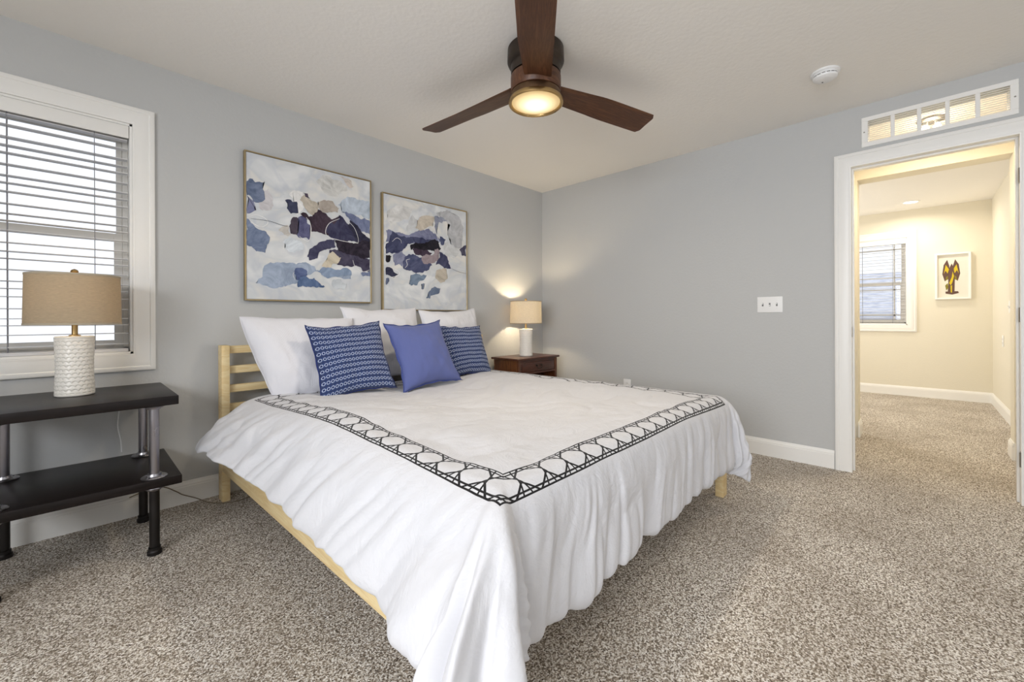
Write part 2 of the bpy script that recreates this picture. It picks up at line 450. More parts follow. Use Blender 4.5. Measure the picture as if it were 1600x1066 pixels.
def window_unit(name, M, x0, x1, z0, z1, depth, grid=None, rail=1.49, label=None):
    """a double-hung window: casing, lining, two sashes with panes; local frame x across, +y outward"""
    root = bpy.data.objects.new(name, None); COL.objects.link(root); root['kind'] = 'structure'
    def P(nm, bm, m): o = struct(nm, bm, m, root); return o
    bm = BM(); casing(bm, M, x0, x1, z0, z1); P('window_casing', bm, MT['trim'])
    bm = BM(); t = 0.012
    for b in ((x0, x0+t, 0, depth, z0, z1), (x1-t, x1, 0, depth, z0, z1), (x0, x1, 0, depth, z1-t, z1), (x0, x1, 0, depth, z0, z0+t)):
        box(bm, *b, bev=0.001, seg=1, M=M)
    P('window_lining', bm, MT['trim'])
    a0, a1, c0, c1 = x0+t, x1-t, z0+t, z1-t
    bm = BM(); fy0, fy1 = depth-0.055, depth
    f = 0.022
    for b in ((a0, a0+f, fy0, fy1, c0, c1), (a1-f, a1, fy0, fy1, c0, c1), (a0, a1, fy0, fy1, c1-f, c1), (a0, a1, fy0, fy1, c0, c0+f)):
        box(bm, *b, bev=0.002, seg=1, M=M)
    P('window_frame', bm, MT['vinyl'])
    a0 += f; a1 -= f; c0 += f; c1 -= f
    for nm, lo, hi, y0_, y1_ in (('lower_sash', c0, rail+0.02, fy0+0.004, fy0+0.026), ('upper_sash', rail-0.02, c1, fy0+0.028, fy0+0.050)):
        bm = BM(); s = 0.034 if nm == 'lower_sash' else 0.024
        for b in ((a0, a0+s, y0_, y1_, lo, hi), (a1-s, a1, y0_, y1_, lo, hi), (a0+s, a1-s, y0_, y1_, hi-0.038, hi), (a0+s, a1-s, y0_, y1_, lo, lo+0.038)):
            box(bm, *b, bev=0.002, seg=1, M=M)
        if grid:
            gx, gz = grid
            for g in gx:
                xx = x0 + (x1-x0)*g
                box(bm, xx-0.008, xx+0.008, y0_+0.006, y1_-0.006, lo+0.03, hi-0.03, M=M)
            for g in gz:
                zz = lo+0.03 + (hi-lo-0.06)*g
                box(bm, a0+s, a1-s, y0_+0.006, y1_-0.006, zz-0.008, zz+0.008, M=M)
        sash = P(nm, bm, MT['vinyl'])
        bm = BM(); ym = (y0_+y1_)/2
        box(bm, a0+s-0.004, a1-s+0.004, ym-0.0015, ym+0.0015, lo+0.034, hi-0.034, M=M)
        g = struct('pane', bm, MT['glass'], sash); g['kind'] = 'structure'
    return root
g = NT('clear_glass'); g.set(Base_Color=(1, 1, 1, 1), Roughness=0.0, Transmission_Weight=1.0, IOR=1.0, Specular_IOR_Level=0.2); MT['glass'] = g.m
g.n.remove(g.b)
tr = g.node('ShaderNodeBsdfTransparent'); gl = g.node('ShaderNodeBsdfGlossy'); gl.inputs['Roughness'].default_value = 0.02
fr = g.node('ShaderNodeFresnel'); fr.inputs[0].default_value = 1.35; mx = g.node('ShaderNodeMixShader')
g.link(fr.outputs[0], mx.inputs[0]); g.link(tr.outputs[0], mx.inputs[1]); g.link(gl.outputs[0], mx.inputs[2]); g.link(mx.outputs[0], g.n['Material Output'].inputs[0])

MN = Matrix.Identity(4)
window_unit('window_1', MN, *N_WIN, depth=0.15)
ME = Matrix(((0, 1, 0, 3.97), (-1, 0, 0, 0), (0, 0, 1, 0), (0, 0, 0, 1)))    # local x -> world -y, local +y -> world +x
window_unit('window_2', ME, 2.00, 2.915, 0.93, 2.085, depth=0.12, grid=((0.14, 0.86), (0.14, 0.86)), rail=1.48)
MW = Matrix(((0, -1, 0, XW), (1, 0, 0, 0), (0, 0, 1, 0), (0, 0, 0, 1)))
window_unit('added_window_3', MW, *ADDED_W_WIN, depth=0.11)  # unseen window, put in around the west fill light
MS = Matrix(((-1, 0, 0, 0), (0, -1, 0, YS), (0, 0, 1, 0), (0, 0, 0, 1)))
window_unit('added_window_4', MS, 1.05, 3.35, 0.85, 2.15, depth=0.11)  # unseen window, put in around the south fill light
MF = Matrix(((1, 0, 0, 0), (0, 1, 0, -1.0), (0, 0, 1, 0), (0, 0, 0, 1)))
window_unit('added_window_5', MF, 1.85, 3.55, 0.85, 2.15, depth=0.11)  # unseen window, added where the far-room fill light sits

# ---------------------------------------------------------------- doorway
MD = Matrix(((0, 1, 0, 0.0), (-1, 0, 0, 0), (0, 0, 1, 0), (0, 0, 0, 1)))     # local x = -world y, local +y = world +x
door = bpy.data.objects.new('door_1', None); COL.objects.link(door); door['kind'] = 'structure'
bm = BM(); casing(bm, MD, 2.692, 3.418, 0, 2.046, bottom=False); struct('door_casing', bm, MT['trim'], door)
bm = BM()
MD2 = Matrix(((0, -1, 0, 0.12), (-1, 0, 0, 0), (0, 0, 1, 0), (0, 0, 0, 1)))
casing(bm, MD2, 2.692, 3.418, 0, 2.046, bottom=False, w=0.055); struct('door_casing', bm, MT['trim'], door)
bm = BM()
for b in ((0.0, 0.12, -2.690, -2.672, 0, 2.066), (0.0, 0.12, -3.438, -3.420, 0, 2.066), (0.0, 0.12, -3.420, -2.690, 2.048, 2.066)): box(bm, *b)
for b in ((0.048, 0.084, -2.702, -2.690, 0, 2.048), (0.048, 0.084, -3.420, -3.408, 0, 2.048), (0.048, 0.084, -3.408, -2.702, 2.036, 2.048)): box(bm, *b, bev=0.002)
struct('door_jamb', bm, MT['trim'], door)
bm = BM(); box(bm, 0.012, 0.040, -2.6925, -2.6895, 0.905, 0.975, bev=0.001); box(bm, -0.004, 0.014, -2.694, -2.690, 0.915, 0.965, bev=0.0015)
struct('strike_plate', bm, MT['nickel'], door)
for z in (0.25, 1.05, 1.82):
    bm = BM(); lathe(bm, [(0.006, -0.04), (0.006, 0.04)], 12, (-0.004, -3.418, z)); box(bm, 0.0, 0.035, -3.4205, -3.4185, z-0.04, z+0.04)
    struct('hinge', bm, MT['nickel'], door)

# ---------------------------------------------------------------- outside
bm = BM(); box(bm, -40, 45, -40, 45, -3.3, -3.0); struct('ground', bm, paint('snowy_ground', (200, 204, 210), 0.9), smooth=False)
# neighbouring house seen through the far window
nb = thing('neighbouring_house', 'pale neighbouring house with snow-covered roof beyond the far room window', 'house', (9.0, -1.6, -3.0))
bm = BM(); box(bm, 0, 6, -5, 4, 0, 4.05); obj('wall', bm, paint('pale_siding', (232, 232, 238), 0.8), nb, smooth=False)
bm = BM()
vs = [bm.verts.new(p) for p in ((-0.5, -5.5, 4.0), (-0.5, 4.5, 4.0), (3, 4.5, 5.1), (3, -5.5, 5.1), (6.5, 4.5, 4.0), (6.5, -5.5, 4.0), (-0.5, -5.5, 4.15), (-0.5, 4.5, 4.15), (3, 4.5, 5.25), (3, -5.5, 5.25), (6.5, 4.5, 4.15), (6.5, -5.5, 4.15))]
for f in ((0, 1, 2, 3), (3, 2, 4, 5), (6, 9, 8, 7), (9, 11, 10, 8), (0, 6, 7, 1), (5, 4, 10, 11), (0, 3, 9, 6), (3, 5, 11, 9), (1, 7, 8, 2), (2, 8, 10, 4)): bm.faces.new([vs[i] for i in f])
rm = NT('snow_dusted_shingles'); rm.color(rm.ramp(rm.noise(rm.coords(scale=(1, 1, 6)), 5, 5), [(0.4, lin((225, 228, 238))), (0.66, lin((186, 191, 208)))])); rm.set(Roughness=0.9)
obj('roof', bm, rm.m, nb, smooth=False)

# ---------------------------------------------------------------- blinds
def blind(M, x0, x1, ztop, zbot, cords, label, pitch=0.0445, group=None):
    t = thing('window_blind', label, 'blind', group=group); t.matrix_world = M
    bm = BM(); box(bm, x0, x1, 0.005, 0.062, ztop-0.045, ztop, bev=0.002); box(bm, x0-0.004, x1+0.004, -0.006, 0.004, ztop-0.066, ztop, bev=0.004)
    obj('valance', bm, MT['trim'], t)
    n = int((ztop-0.075-zbot-0.035)/pitch)
    z = ztop-0.080; me = None
    for i in range(n+1):
        if me is None:
            bm = BM(); nseg = 5
            ring = []
            for k in range(nseg+1):
                y = 0.010 + 0.048*k/nseg; c = 0.0022*math.sin(PI*k/nseg)
                ring.append((y, c))
            for sgn in (1,):
                A = [[bm.verts.new((xx, y, c+th)) for (y, c) in ring] for xx in (x0, x1) for th in (0, 0.0026)]
            a0_, a1_, b0_, b1_ = A
            for k in range(nseg):
                bm.faces.new((a0_[k], a0_[k+1], b0_[k+1], b0_[k])); bm.faces.new((a1_[k], b1_[k], b1_[k+1], a1_[k+1]))
                bm.faces.new((a0_[k], a1_[k], a1_[k+1], a0_[k+1])); bm.faces.new((b0_[k], b0_[k+1], b1_[k+1], b1_[k]))
            bm.faces.new((a0_[0], b0_[0], b1_[0], a1_[0])); bm.faces.new((a0_[-1], a1_[-1], b1_[-1], b0_[-1]))
            o = obj('slat', bm, MT['slat'], t); me = o.data
        else:
            o = bpy.data.objects.new('slat', me); COL.objects.link(o); o.parent = t
        o.location = (0, 0, z); o.rotation_euler = (R(0.5*math.sin(i*2.1)), R(0.12*math.sin(i*1.7+1)), 0)
        z -= pitch
    zr = z + pitch - 0.028
    bm = BM(); box(bm, x0, x1, 0.010, 0.058, zr-0.018, zr, bev=0.004); obj('bottom_rail', bm, MT['slat'], t)
    for c in cords:
        bm = BM()
        for y in (0.0075, 0.0605): tube(bm, [(c, y, ztop-0.05), (c, y, zr)], 0.0011, 6)
        tube(bm, [(c, 0.034, ztop-0.05), (c, 0.034, zr)], 0.0010, 6)
        obj('ladder_cord', bm, MT['cord'], t)
    return t
blind(MN, -4.290, -3.418, 2.071, 0.880, (-4.125, -3.832, -3.543), 'white slatted blind in the window behind the left bedside lamp')
blind(ME, 2.018, 2.897, 2.071, 0.945, (2.15, 2.46, 2.77), 'white slatted blind in the far room window beyond the doorway', pitch=0.044)
# ================================================================ BED
BO = (-2.02, -0.055, 0); BR = R(1.2)
bed = thing('bed', 'pale pine bed frame with slatted headboard under the white duvet', 'bed', BO, BR)
pc = paint('x', (1, 1, 1))
for s in (-1, 1):
    bm = BM(); box(bm, s*0.998-0.020, s*0.998+0.020, -0.078, 0.0, 0, 0.895, bev=0.003); obj('headboard_post', bm, MT['pine'], bed)
    bm = BM(); box(bm, s*0.985-0.035, s*0.985+0.035, -2.165, -2.120, 0, 0.300, bev=0.003); obj('foot_leg', bm, MT['pine'], bed)
for z in (0.868, 0.751, 0.640, 0.530, 0.420):
    bm = BM(); box(bm, -0.979, 0.979, -0.045, -0.015, z-0.022, z+0.022, bev=0.003); obj('headboard_rail', bm, MT['pine_x'], bed)
for s in (-1, 1):
    bm = BM(); box(bm, s*1.004-0.014, s*1.004+0.014, -2.119, -0.079, 0.178, 0.335, bev=0.003); obj('side_rail', bm, MT['pine_y'], bed)
bm = BM(); box(bm, -0.949, 0.949, -2.160, -2.132, 0.178, 0.30, bev=0.003); obj('foot_rail', bm, MT['pine_x'], bed)
bm = BM(); box(bm, -0.03, 0.03, -2.130, -0.05, 0.16, 0.20, bev=0.002); obj('centre_beam', bm, MT['pine_y'], bed)
bm = BM(); box(bm, -0.03, 0.03, -1.12, -1.06, 0.0, 0.16, bev=0.002); obj('centre_leg', bm, MT['pine'], bed)
for i in range(14):
    y = -0.14 - i*0.147
    bm = BM(); box(bm, -0.985, 0.985, y-0.035, y+0.035, 0.200, 0.218, bev=0.002); obj('bed_slat', bm, MT['pine_x'], bed)
mt = thing('mattress', 'thick mattress in a pale blue sheet lying on the pine bed under the duvet', 'mattress', BO, BR)
bm = BM(); box(bm, -0.965, 0.965, -2.115, -0.095, 0.220, 0.560, bev=0.05, seg=5)
obj('fitted_sheet', bm, MT['sheet'], mt)
# loose hem of the flat sheet hanging below the duvet along the left rail
def sheet_hem():
    bm = BM(); rows = []
    for i in range(150):
        y = -0.12 - 2.0*i/149
        row = []
        for k in range(8):
            t = k/7
            z = 0.44 - t*(0.150 + 0.018*math.sin(y*9.0) + 0.010*math.sin(y*23))
            x = -0.985 - 0.040*min(1, t*1.6) - 0.006*math.sin(y*31 + t*2)
            row.append(bm.verts.new((x, y, z)))
        rows.append(row)
    for a_, b_ in zip(rows, rows[1:]):
        for k in range(7): bm.faces.new((a_[k], a_[k+1], b_[k+1], b_[k]))
    o = obj('sheet_hem', bm, MT['sheet'], mt, angle=80)
    sd = o.modifiers.new('thick', 'SOLIDIFY'); sd.thickness = 0.0025
sheet_hem()

# ---------------------------------------------------------------- duvet: flat cloth bent over the mattress edges, pleated and rumpled
def build_duvet():
    A0, A1, B0, B1, h = -1.265, 1.25, -2.572, -0.27, 0.0095
    na, nb_ = int((A1-A0)/h)+1, int((B1-B0)/h)+1
    U, V = np.meshgrid(np.linspace(A0, A1, na), np.linspace(B0, B1, nb_), indexing='ij')
    tabs = {}
    def vn(x, y, seed):
        if seed not in tabs: tabs[seed] = np.random.RandomState(seed).rand(64, 64)*2-1
        g_ = tabs[seed]
        xi = np.floor(x).astype(int); yi = np.floor(y).astype(int); xf = x-xi; yf = y-yi
        xf = xf**3*(xf*(xf*6-15)+10); yf = yf**3*(yf*(yf*6-15)+10)
        G = lambda i, j: g_[i % 64, j % 64]
        return (G(xi, yi)*(1-xf)+G(xi+1, yi)*xf)*(1-yf) + (G(xi, yi+1)*(1-xf)+G(xi+1, yi+1)*xf)*yf
    def crease(x, y, seed, sharp=1.0):          # narrow valleys between soft swellings
        return np.abs(vn(x, y, seed))**sharp
    def ss(x, a, b):
        t = np.clip((x-a)/(b-a), 0, 1); return t*t*(3-2*t)
    # bending profiles: (angle at crease, final hanging angle, length over which it turns, curl at the hem)
    S_ = np.linspace(0, 0.9, 361)
    def prof(t0, t1, L, hem, curl):
        th = t0 + (t1-t0)*(1-np.exp(-S_/L)) + curl*np.clip((S_-(hem-0.045))/0.045, 0, 1)**1.5
        th = np.radians(np.minimum(th, 175)); d = S_[1]-S_[0]
        return np.concatenate([[0], np.cumsum(np.cos(th)[1:]*d)]), np.concatenate([[0], np.cumsum(np.sin(th)[1:]*d)])
    xl, xr, yf = -0.885, 0.845, -2.168
    pL, pH = prof(8, 74, 0.15, 0.40, 60), prof(4, 60, 0.20, 0.40, 50)
    pF, pR, pC, pD = prof(20, 92, 0.075, 0.42, 75), prof(8, 80, 0.12, 0.42, 60), prof(0, 68, 0.19, 0.70, 10), prof(12, 82, 0.13, 0.56, 40)
    # the hem wanders
    dl = np.maximum(xl-U, 0); dr = np.maximum(U-xr, 0); dx = dl+dr; dy = np.maximum(yf-V, 0)
    kL = 1 + 0.05*vn(V*4.0, V*0, 51) + 0.04*vn(V*9.0, V*0, 52)
    kF = 1 + 0.030*vn(U*2.6, V*0, 53) + 0.025*vn(U*7.0, V*0, 54)
    kF = kF + 0.37*ss(U, 0.20, 0.85)
    kL = 1 + (kL-1)*(1-ss(-V, 1.8, 2.1)) + np.where(U < 0, 0.40*ss(-V, 1.78, 2.25), 0)
    dx = dx*kL; dy = dy*kF
    dd = np.hypot(dx, dy); inv = 1/(dd+1e-9)  # of the flat distance
    phi = np.arctan2(dy, dx+1e-9)
    dd = dd*(1 + 0.04*ss(phi, 0.05, 0.45)*(1-ss(phi, 0.7, 1.3))*(U < 0)*(dx > 0)*ss(np.hypot(dx, dy), 0.15, 0.4))
    dd = dd*(1 - 0.17*ss(phi, 0.1, 0.7)*(1-ss(phi, 0.9, 1.5))*(U > 0)*(dx > 0)*ss(np.hypot(dx, dy), 0.2, 0.5))
    dd = np.where(dd > 0.55, 0.55+(dd-0.55)*0.4, dd)
    wf = ss(phi, 0.75, 1.5)*(dy > 0); ws = 1-ss(phi, 0.02, 0.5)
    wc = np.clip(1-wf-ws, 0, 1)*(dx > 0)*(dy > 0); ws = np.clip(1-wf-wc, 0, 1)
    head = ss(V, -1.35, -0.45)
    f = lambda p, k: np.interp(dd, S_, p[k])
    left = U < 0
    side = [np.where(left, f(pL, k)*(1-head)+f(pH, k)*head, f(pR, k)) for k in (0, 1)]
    corner = [np.where(left, f(pC, k), f(pD, k)) for k in (0, 1)]
    out = side[0]*ws + f(pF, 0)*wf + corner[0]*wc
    dn = side[1]*ws + f(pF, 1)*wf + corner[1]*wc
    sx = np.where(left, -1.0, 1.0)
    X = np.empty(U.shape+(3,))
    X[..., 0] = np.clip(U, xl, xr) + sx*out*dx*inv
    X[..., 1] = np.maximum(V, yf) - out*dy*inv
    X[..., 2] = 0.607 - dn
    X[..., 0] -= 0.060*ss(-V, 1.95, 2.22)*ss(dl, 0.08, 0.32)
    # the swollen edge just inside the crease and the pressed middle
    inside = np.minimum(np.minimum(U-xl, xr-U), V-yf)
    X[..., 2] += 0.010*np.exp(-((inside-0.16)/0.14)**2)*(inside > -0.1) - 0.012*ss(inside, 0.25, 0.7)
    X[..., 2] += 0.034*np.exp(-((V+1.25)/0.5)**2)*ss(-U, 0.1, 0.8)
    # normals of the smooth shape
    gx = np.gradient(X, axis=0); gy = np.gradient(X, axis=1); N = np.cross(gx, gy); N /= np.linalg.norm(N, axis=-1, keepdims=True)
    D = np.zeros(U.shape)
    # top: broad swellings, pulled lines towards the foot
    top = ss(inside, -0.05, 0.10)
    wx = U + 0.10*vn(U*2, V*2, 1); wy = V + 0.10*vn(U*2, V*2, 2)
    D += top*(0.012*vn(wx*2.2, wy*2.4, 3) + 0.014*(crease(wx*3.2+wy*1.2, wy*6.5-wx*1.5, 4)-0.4) + 0.006*(crease(wx*5+wy*4, wy*12-wx*4, 5)-0.4) + 0.002*(crease(wx*12, wy*24, 6)-0.4))
    D += top*0.011*(crease(wx*2.2, wy*11+wx*4, 7)-0.4)*ss(vn(U*1.7, V*1.7, 8), -0.1, 0.5)
    # foot: gathers running down from the border
    uf = U + 0.16*dy + 0.03*vn(U*3, V*4, 11)
    af = ss(dy, 0.03, 0.22)*ss(phi, 0.5, 1.3)*(dy > 0)
    live = 0.80 + 0.5*ss(vn(U*2.3, V*0.7, 12), -0.5, 0.5)
    D += af*live*(0.024*(crease(uf*7.5, dy*1.3+3, 13, 0.8)-0.45) + 0.017*(crease(uf*15, dy*2.2+7, 14, 0.8)-0.45) + 0.013*(crease(uf*27, dy*2.4, 15, 0.9)-0.42))
    D += af*0.012*vn(U*3.3, dy*5, 16)
    # left and right overhang: slanting pulls, deeper towards the hem
    vs_ = V + 0.50*dx*np.where(left, -1, -0.3) + 0.05*vn(U*3, V*3, 21)
    as_ = ss(dx, 0.0, 0.20)*(1-ss(phi, 0.25, 1.0))
    D += as_*(0.030*(crease(vs_*3.6, dx*2.2+3, 22, 0.8)-0.42)*ss(dx, 0.08, 0.30) + 0.018*(crease(vs_*8.5, dx*3+5, 23)-0.42) + 0.012*(crease(vs_*17, dx*4, 24)-0.42))
    # finer crumples near the left head corner
    D += as_*head*left*(0.012*(crease(U*11+V*4, V*9-U*5, 25)-0.42))
    # corners: deep hanging pleats
    ac = (dx > 0)*(dy > 0)*ss(dd, 0.04, 0.36)*ss(phi, 0.10, 0.42)*(1-ss(phi, 1.22, 1.54))
    ph2 = phi + 0.12*vn(phi*3, dd*3, 31)
    D += ac*(0.024*np.sin(ph2*21+np.where(left, 2.4, 2.0)) + 0.040*(crease(ph2*8.5, dd*1.5, 33, 0.7)-0.45) + 0.020*(crease(ph2*19, dd*2.5, 34, 0.8)-0.45))*np.where(left, 1.0, 0.6)
    X += N*D[..., None]
    X[..., 2] = np.maximum(X[..., 2], 0.02)
    return U, V, X
U, V, X = build_duvet()
na, nb_ = U.shape
verts = X.reshape(-1, 3)
faces = [(i*nb_+j, (i+1)*nb_+j, (i+1)*nb_+j+1, i*nb_+j+1) for i in range(na-1) for j in range(nb_-1)]
me = bpy.data.meshes.new('duvet'); me.from_pydata([tuple(v) for v in verts], [], faces); me.update()
uvl = me.uv_layers.new(name='UVMap')
flat = np.stack([U.reshape(-1), V.reshape(-1)], -1)
li = np.zeros(len(me.loops), dtype=np.int32); me.loops.foreach_get('vertex_index', li)
uvl.data.foreach_set('uv', flat[li].reshape(-1))
for p in me.polygons: p.use_smooth = True
me.materials.append(duvet_mat(-0.922, 0.824, -2.212, -0.33, 0.097, 0.1045))
duvet = bpy.data.objects.new('duvet', me); COL.objects.link(duvet); duvet.location = BO; duvet.rotation_euler = (0, 0, BR)
tag(duvet, 'white duvet with a black embroidered cane border spread over the bed', 'duvet')
sd = duvet.modifiers.new('thick', 'SOLIDIFY'); sd.thickness = 0.014; sd.offset = -1
sb = duvet.modifiers.new('smooth', 'SUBSURF'); sb.levels = 1; sb.render_levels = 1

# ---------------------------------------------------------------- pillows
def pillow_mesh(w, hgt, t, front, back=None, ear=0.06, seed=0, wr=0.008, flange=0.0, n=44, sag=0.0, soft=0.55, taper=0.0):
    """front face towards -y, local x across, z up; centre of the lower edge at the origin"""
    bm = BM(); lay = bm.loops.layers.uv.new('UVMap')
    rng = random.Random(seed); off = Vector((rng.random()*50, rng.random()*50, rng.random()*50))
    def pos(u, v, side):
        # outline: sides pulled in between the ears
        px = u*(1 - ear*(1-v*v)); pz = v*(1 - ear*(1-u*u))
        b = max(0.0, (1-abs(u)**2.6))*max(0.0, (1-abs(v)**2.6))
        th = t*0.5*b**soft
        if side < 0 or back is None or True: pass
        nz = pnoise(Vector((u*1.5, v*1.5, side*3))+off)*0.9 + pnoise(Vector((u*4, v*4, side*5))+off)*0.5
        ed = (u*u*u*u + v*v*v*v)
        wrk = wr*nz*(0.4+b) + wr*0.5*abs(pnoise(Vector((u*9, v*3, 7))+off))*(b > 0)
        y = -side*(th) - side*wrk*(1 if b > 0.001 else 0)
        x = px*w/2 + 0.35*wr*pnoise(Vector((v*3, 2, 1))+off)*abs(u)
        z = (pz+1)*hgt/2 + 0.5*wr*pnoise(Vector((u*3, 5, 1))+off)*abs(v) - sag*(1-u*u)*max(0, v)
        x += taper*max(0, -u)*(1-(pz+1)/2)**1.6
        y += 0.010*pnoise(Vector((u*2, v*2, 11))+off)*ed
        return Vector((x, y, z))
    def cv(k): # denser near the edges
        s = -1 + 2*k/n
        return math.sin(s*PI/2)*0.6 + s*0.4
    edge = {}
    grids = []
    for side, mi in ((1, 0), (-1, 1)):
        g_ = {}
        for i in range(n+1):
            for j in range(n+1):
                u, v = cv(i), cv(j)
                if i in (0, n) or j in (0, n):
                    if (i, j) not in edge: edge[(i, j)] = bm.verts.new(pos(u, v, 0))
                    g_[(i, j)] = edge[(i, j)]
                else: g_[(i, j)] = bm.verts.new(pos(u, v, side))
        for i in range(n):
            for j in range(n):
                q = [(i, j), (i+1, j), (i+1, j+1), (i, j+1)]
                if side < 0: q = q[::-1]
                f = bm.faces.new([g_[k] for k in q]); f.material_index = mi if back is not None else 0
                for l, k in zip(f.loops, q): l[lay].uv = ((cv(k[0])+1)/2*w/0.42, (cv(k[1])+1)/2*hgt/0.42)
    # a welt along the seam
    ring = [edge[(i, 0)] for i in range(n+1)] + [edge[(n, j)] for j in range(1, n+1)] + [edge[(i, n)] for i in range(n-1, -1, -1)] + [edge[(0, j)] for j in range(n-1, 0, -1)]
    rim = [v.co.copy() for v in ring]
    return bm, rim
def make_pillow(name, label, cat, w, hgt, t, front, loc, yaw, lean, roll=0, back=None, group=None, welt=None, flange=0.0, **k):
    """lean: the top tips backwards (+y) by this many degrees; yaw turns the face; roll tips sideways"""
    bm, rim = pillow_mesh(w, hgt, t, front, back, **k)
    M_ = Matrix.Translation(loc) @ Matrix.Rotation(R(yaw), 4, 'Z') @ Matrix.Rotation(R(-lean), 4, 'X') @ Matrix.Rotation(R(roll), 4, 'Y')
    root = thing(name, label, cat, (0, 0, 0), 0, group); root.matrix_world = M_
    o = obj('pillow_cover' if cat == 'pillow' else 'cushion_cover', bm, [front] + ([back] if back else []), root, angle=180)
    # seam: flange strip or piping
    bm2 = BM(); n = len(rim); c = sum(rim, Vector())/n
    if flange > 0:
        A, B = [], []
        for i, p in enumerate(rim):
            q = p + (p-c).normalized()*flange*(1+0.15*math.sin(i*0.9)); q.y += 0.004*math.sin(i*0.7)
            A.append((bm2.verts.new(p+Vector((0, -0.002, 0))), bm2.verts.new(p+Vector((0, 0.002, 0)))))
            B.append((bm2.verts.new(q+Vector((0, -0.001, 0))), bm2.verts.new(q+Vector((0, 0.001, 0)))))
        for i in range(n):
            j = (i+1) % n
            bm2.faces.new((A[i][0], B[i][0], B[j][0], A[j][0])); bm2.faces.new((A[i][1], A[j][1], B[j][1], B[i][1])); bm2.faces.new((B[i][0], B[i][1], B[j][1], B[j][0]))
        obj('flange', bm2, welt or front, root, angle=180)
    else:
        pts = rim + [rim[0]]
        tube(bm2, pts, 0.0022, 6, cap=False)
        obj('seam', bm2, welt or front, root, angle=180)
    return root
MT['navy_edge'] = paint('navy_edge', (44, 56, 108), 0.9)
MT['peri_edge'] = paint('periwinkle_edge', (66, 78, 134), 0.9)
TOPZ = 0.612
PW = 'white bed pillows'
make_pillow('pillow', 'large white crinkle-cotton pillow propped at the left end of the headboard', 'pillow', 0.64, 0.51, 0.20, MT['seersucker'], (-2.67, -0.43, TOPZ-0.028), -6, 23, 1, seed=3, ear=0.05, wr=0.014, taper=0.15)
make_pillow('pillow', 'white pillow with a pointed corner standing behind the blue cushions, middle of the headboard', 'pillow', 0.62, 0.53, 0.17, MT['white_cotton'], (-2.05, -0.30, TOPZ), 3, 12, -1, seed=8, ear=0.09, wr=0.018)
make_pillow('pillow', 'white pillow leaning at the right end of the headboard, nearest the wooden nightstand', 'pillow', 0.60, 0.52, 0.16, MT['white_cotton'], (-1.43, -0.30, TOPZ), 2, 12, -2, seed=12, ear=0.08, wr=0.018)
make_pillow('cushion', 'navy cushion with rows of small white rings, in front of the large white pillow', 'cushion', 0.45, 0.45, 0.15, MT['ringprint'], (-2.455, -0.66, TOPZ-0.008), -5, 24, -4, seed=21, ear=0.11, wr=0.014, welt=MT['navy_edge'], flange=0.007)
make_pillow('cushion', 'plain periwinkle blue cushion standing in the middle of the bed', 'cushion', 0.46, 0.46, 0.17, MT['periwinkle'], (-1.975, -0.715, TOPZ-0.010), 2, 25, -3, back=MT['ringprint'], seed=31, ear=0.13, wr=0.012, welt=MT['peri_edge'], flange=0.011)
make_pillow('cushion', 'navy cushion with white ring rows, half hidden behind the plain blue cushion', 'cushion', 0.44, 0.41, 0.14, MT['ringprint'], (-1.475, -0.52, TOPZ-0.008), 4, 22, 1, seed=42, ear=0.10, wr=0.014, welt=MT['navy_edge'], flange=0.007)
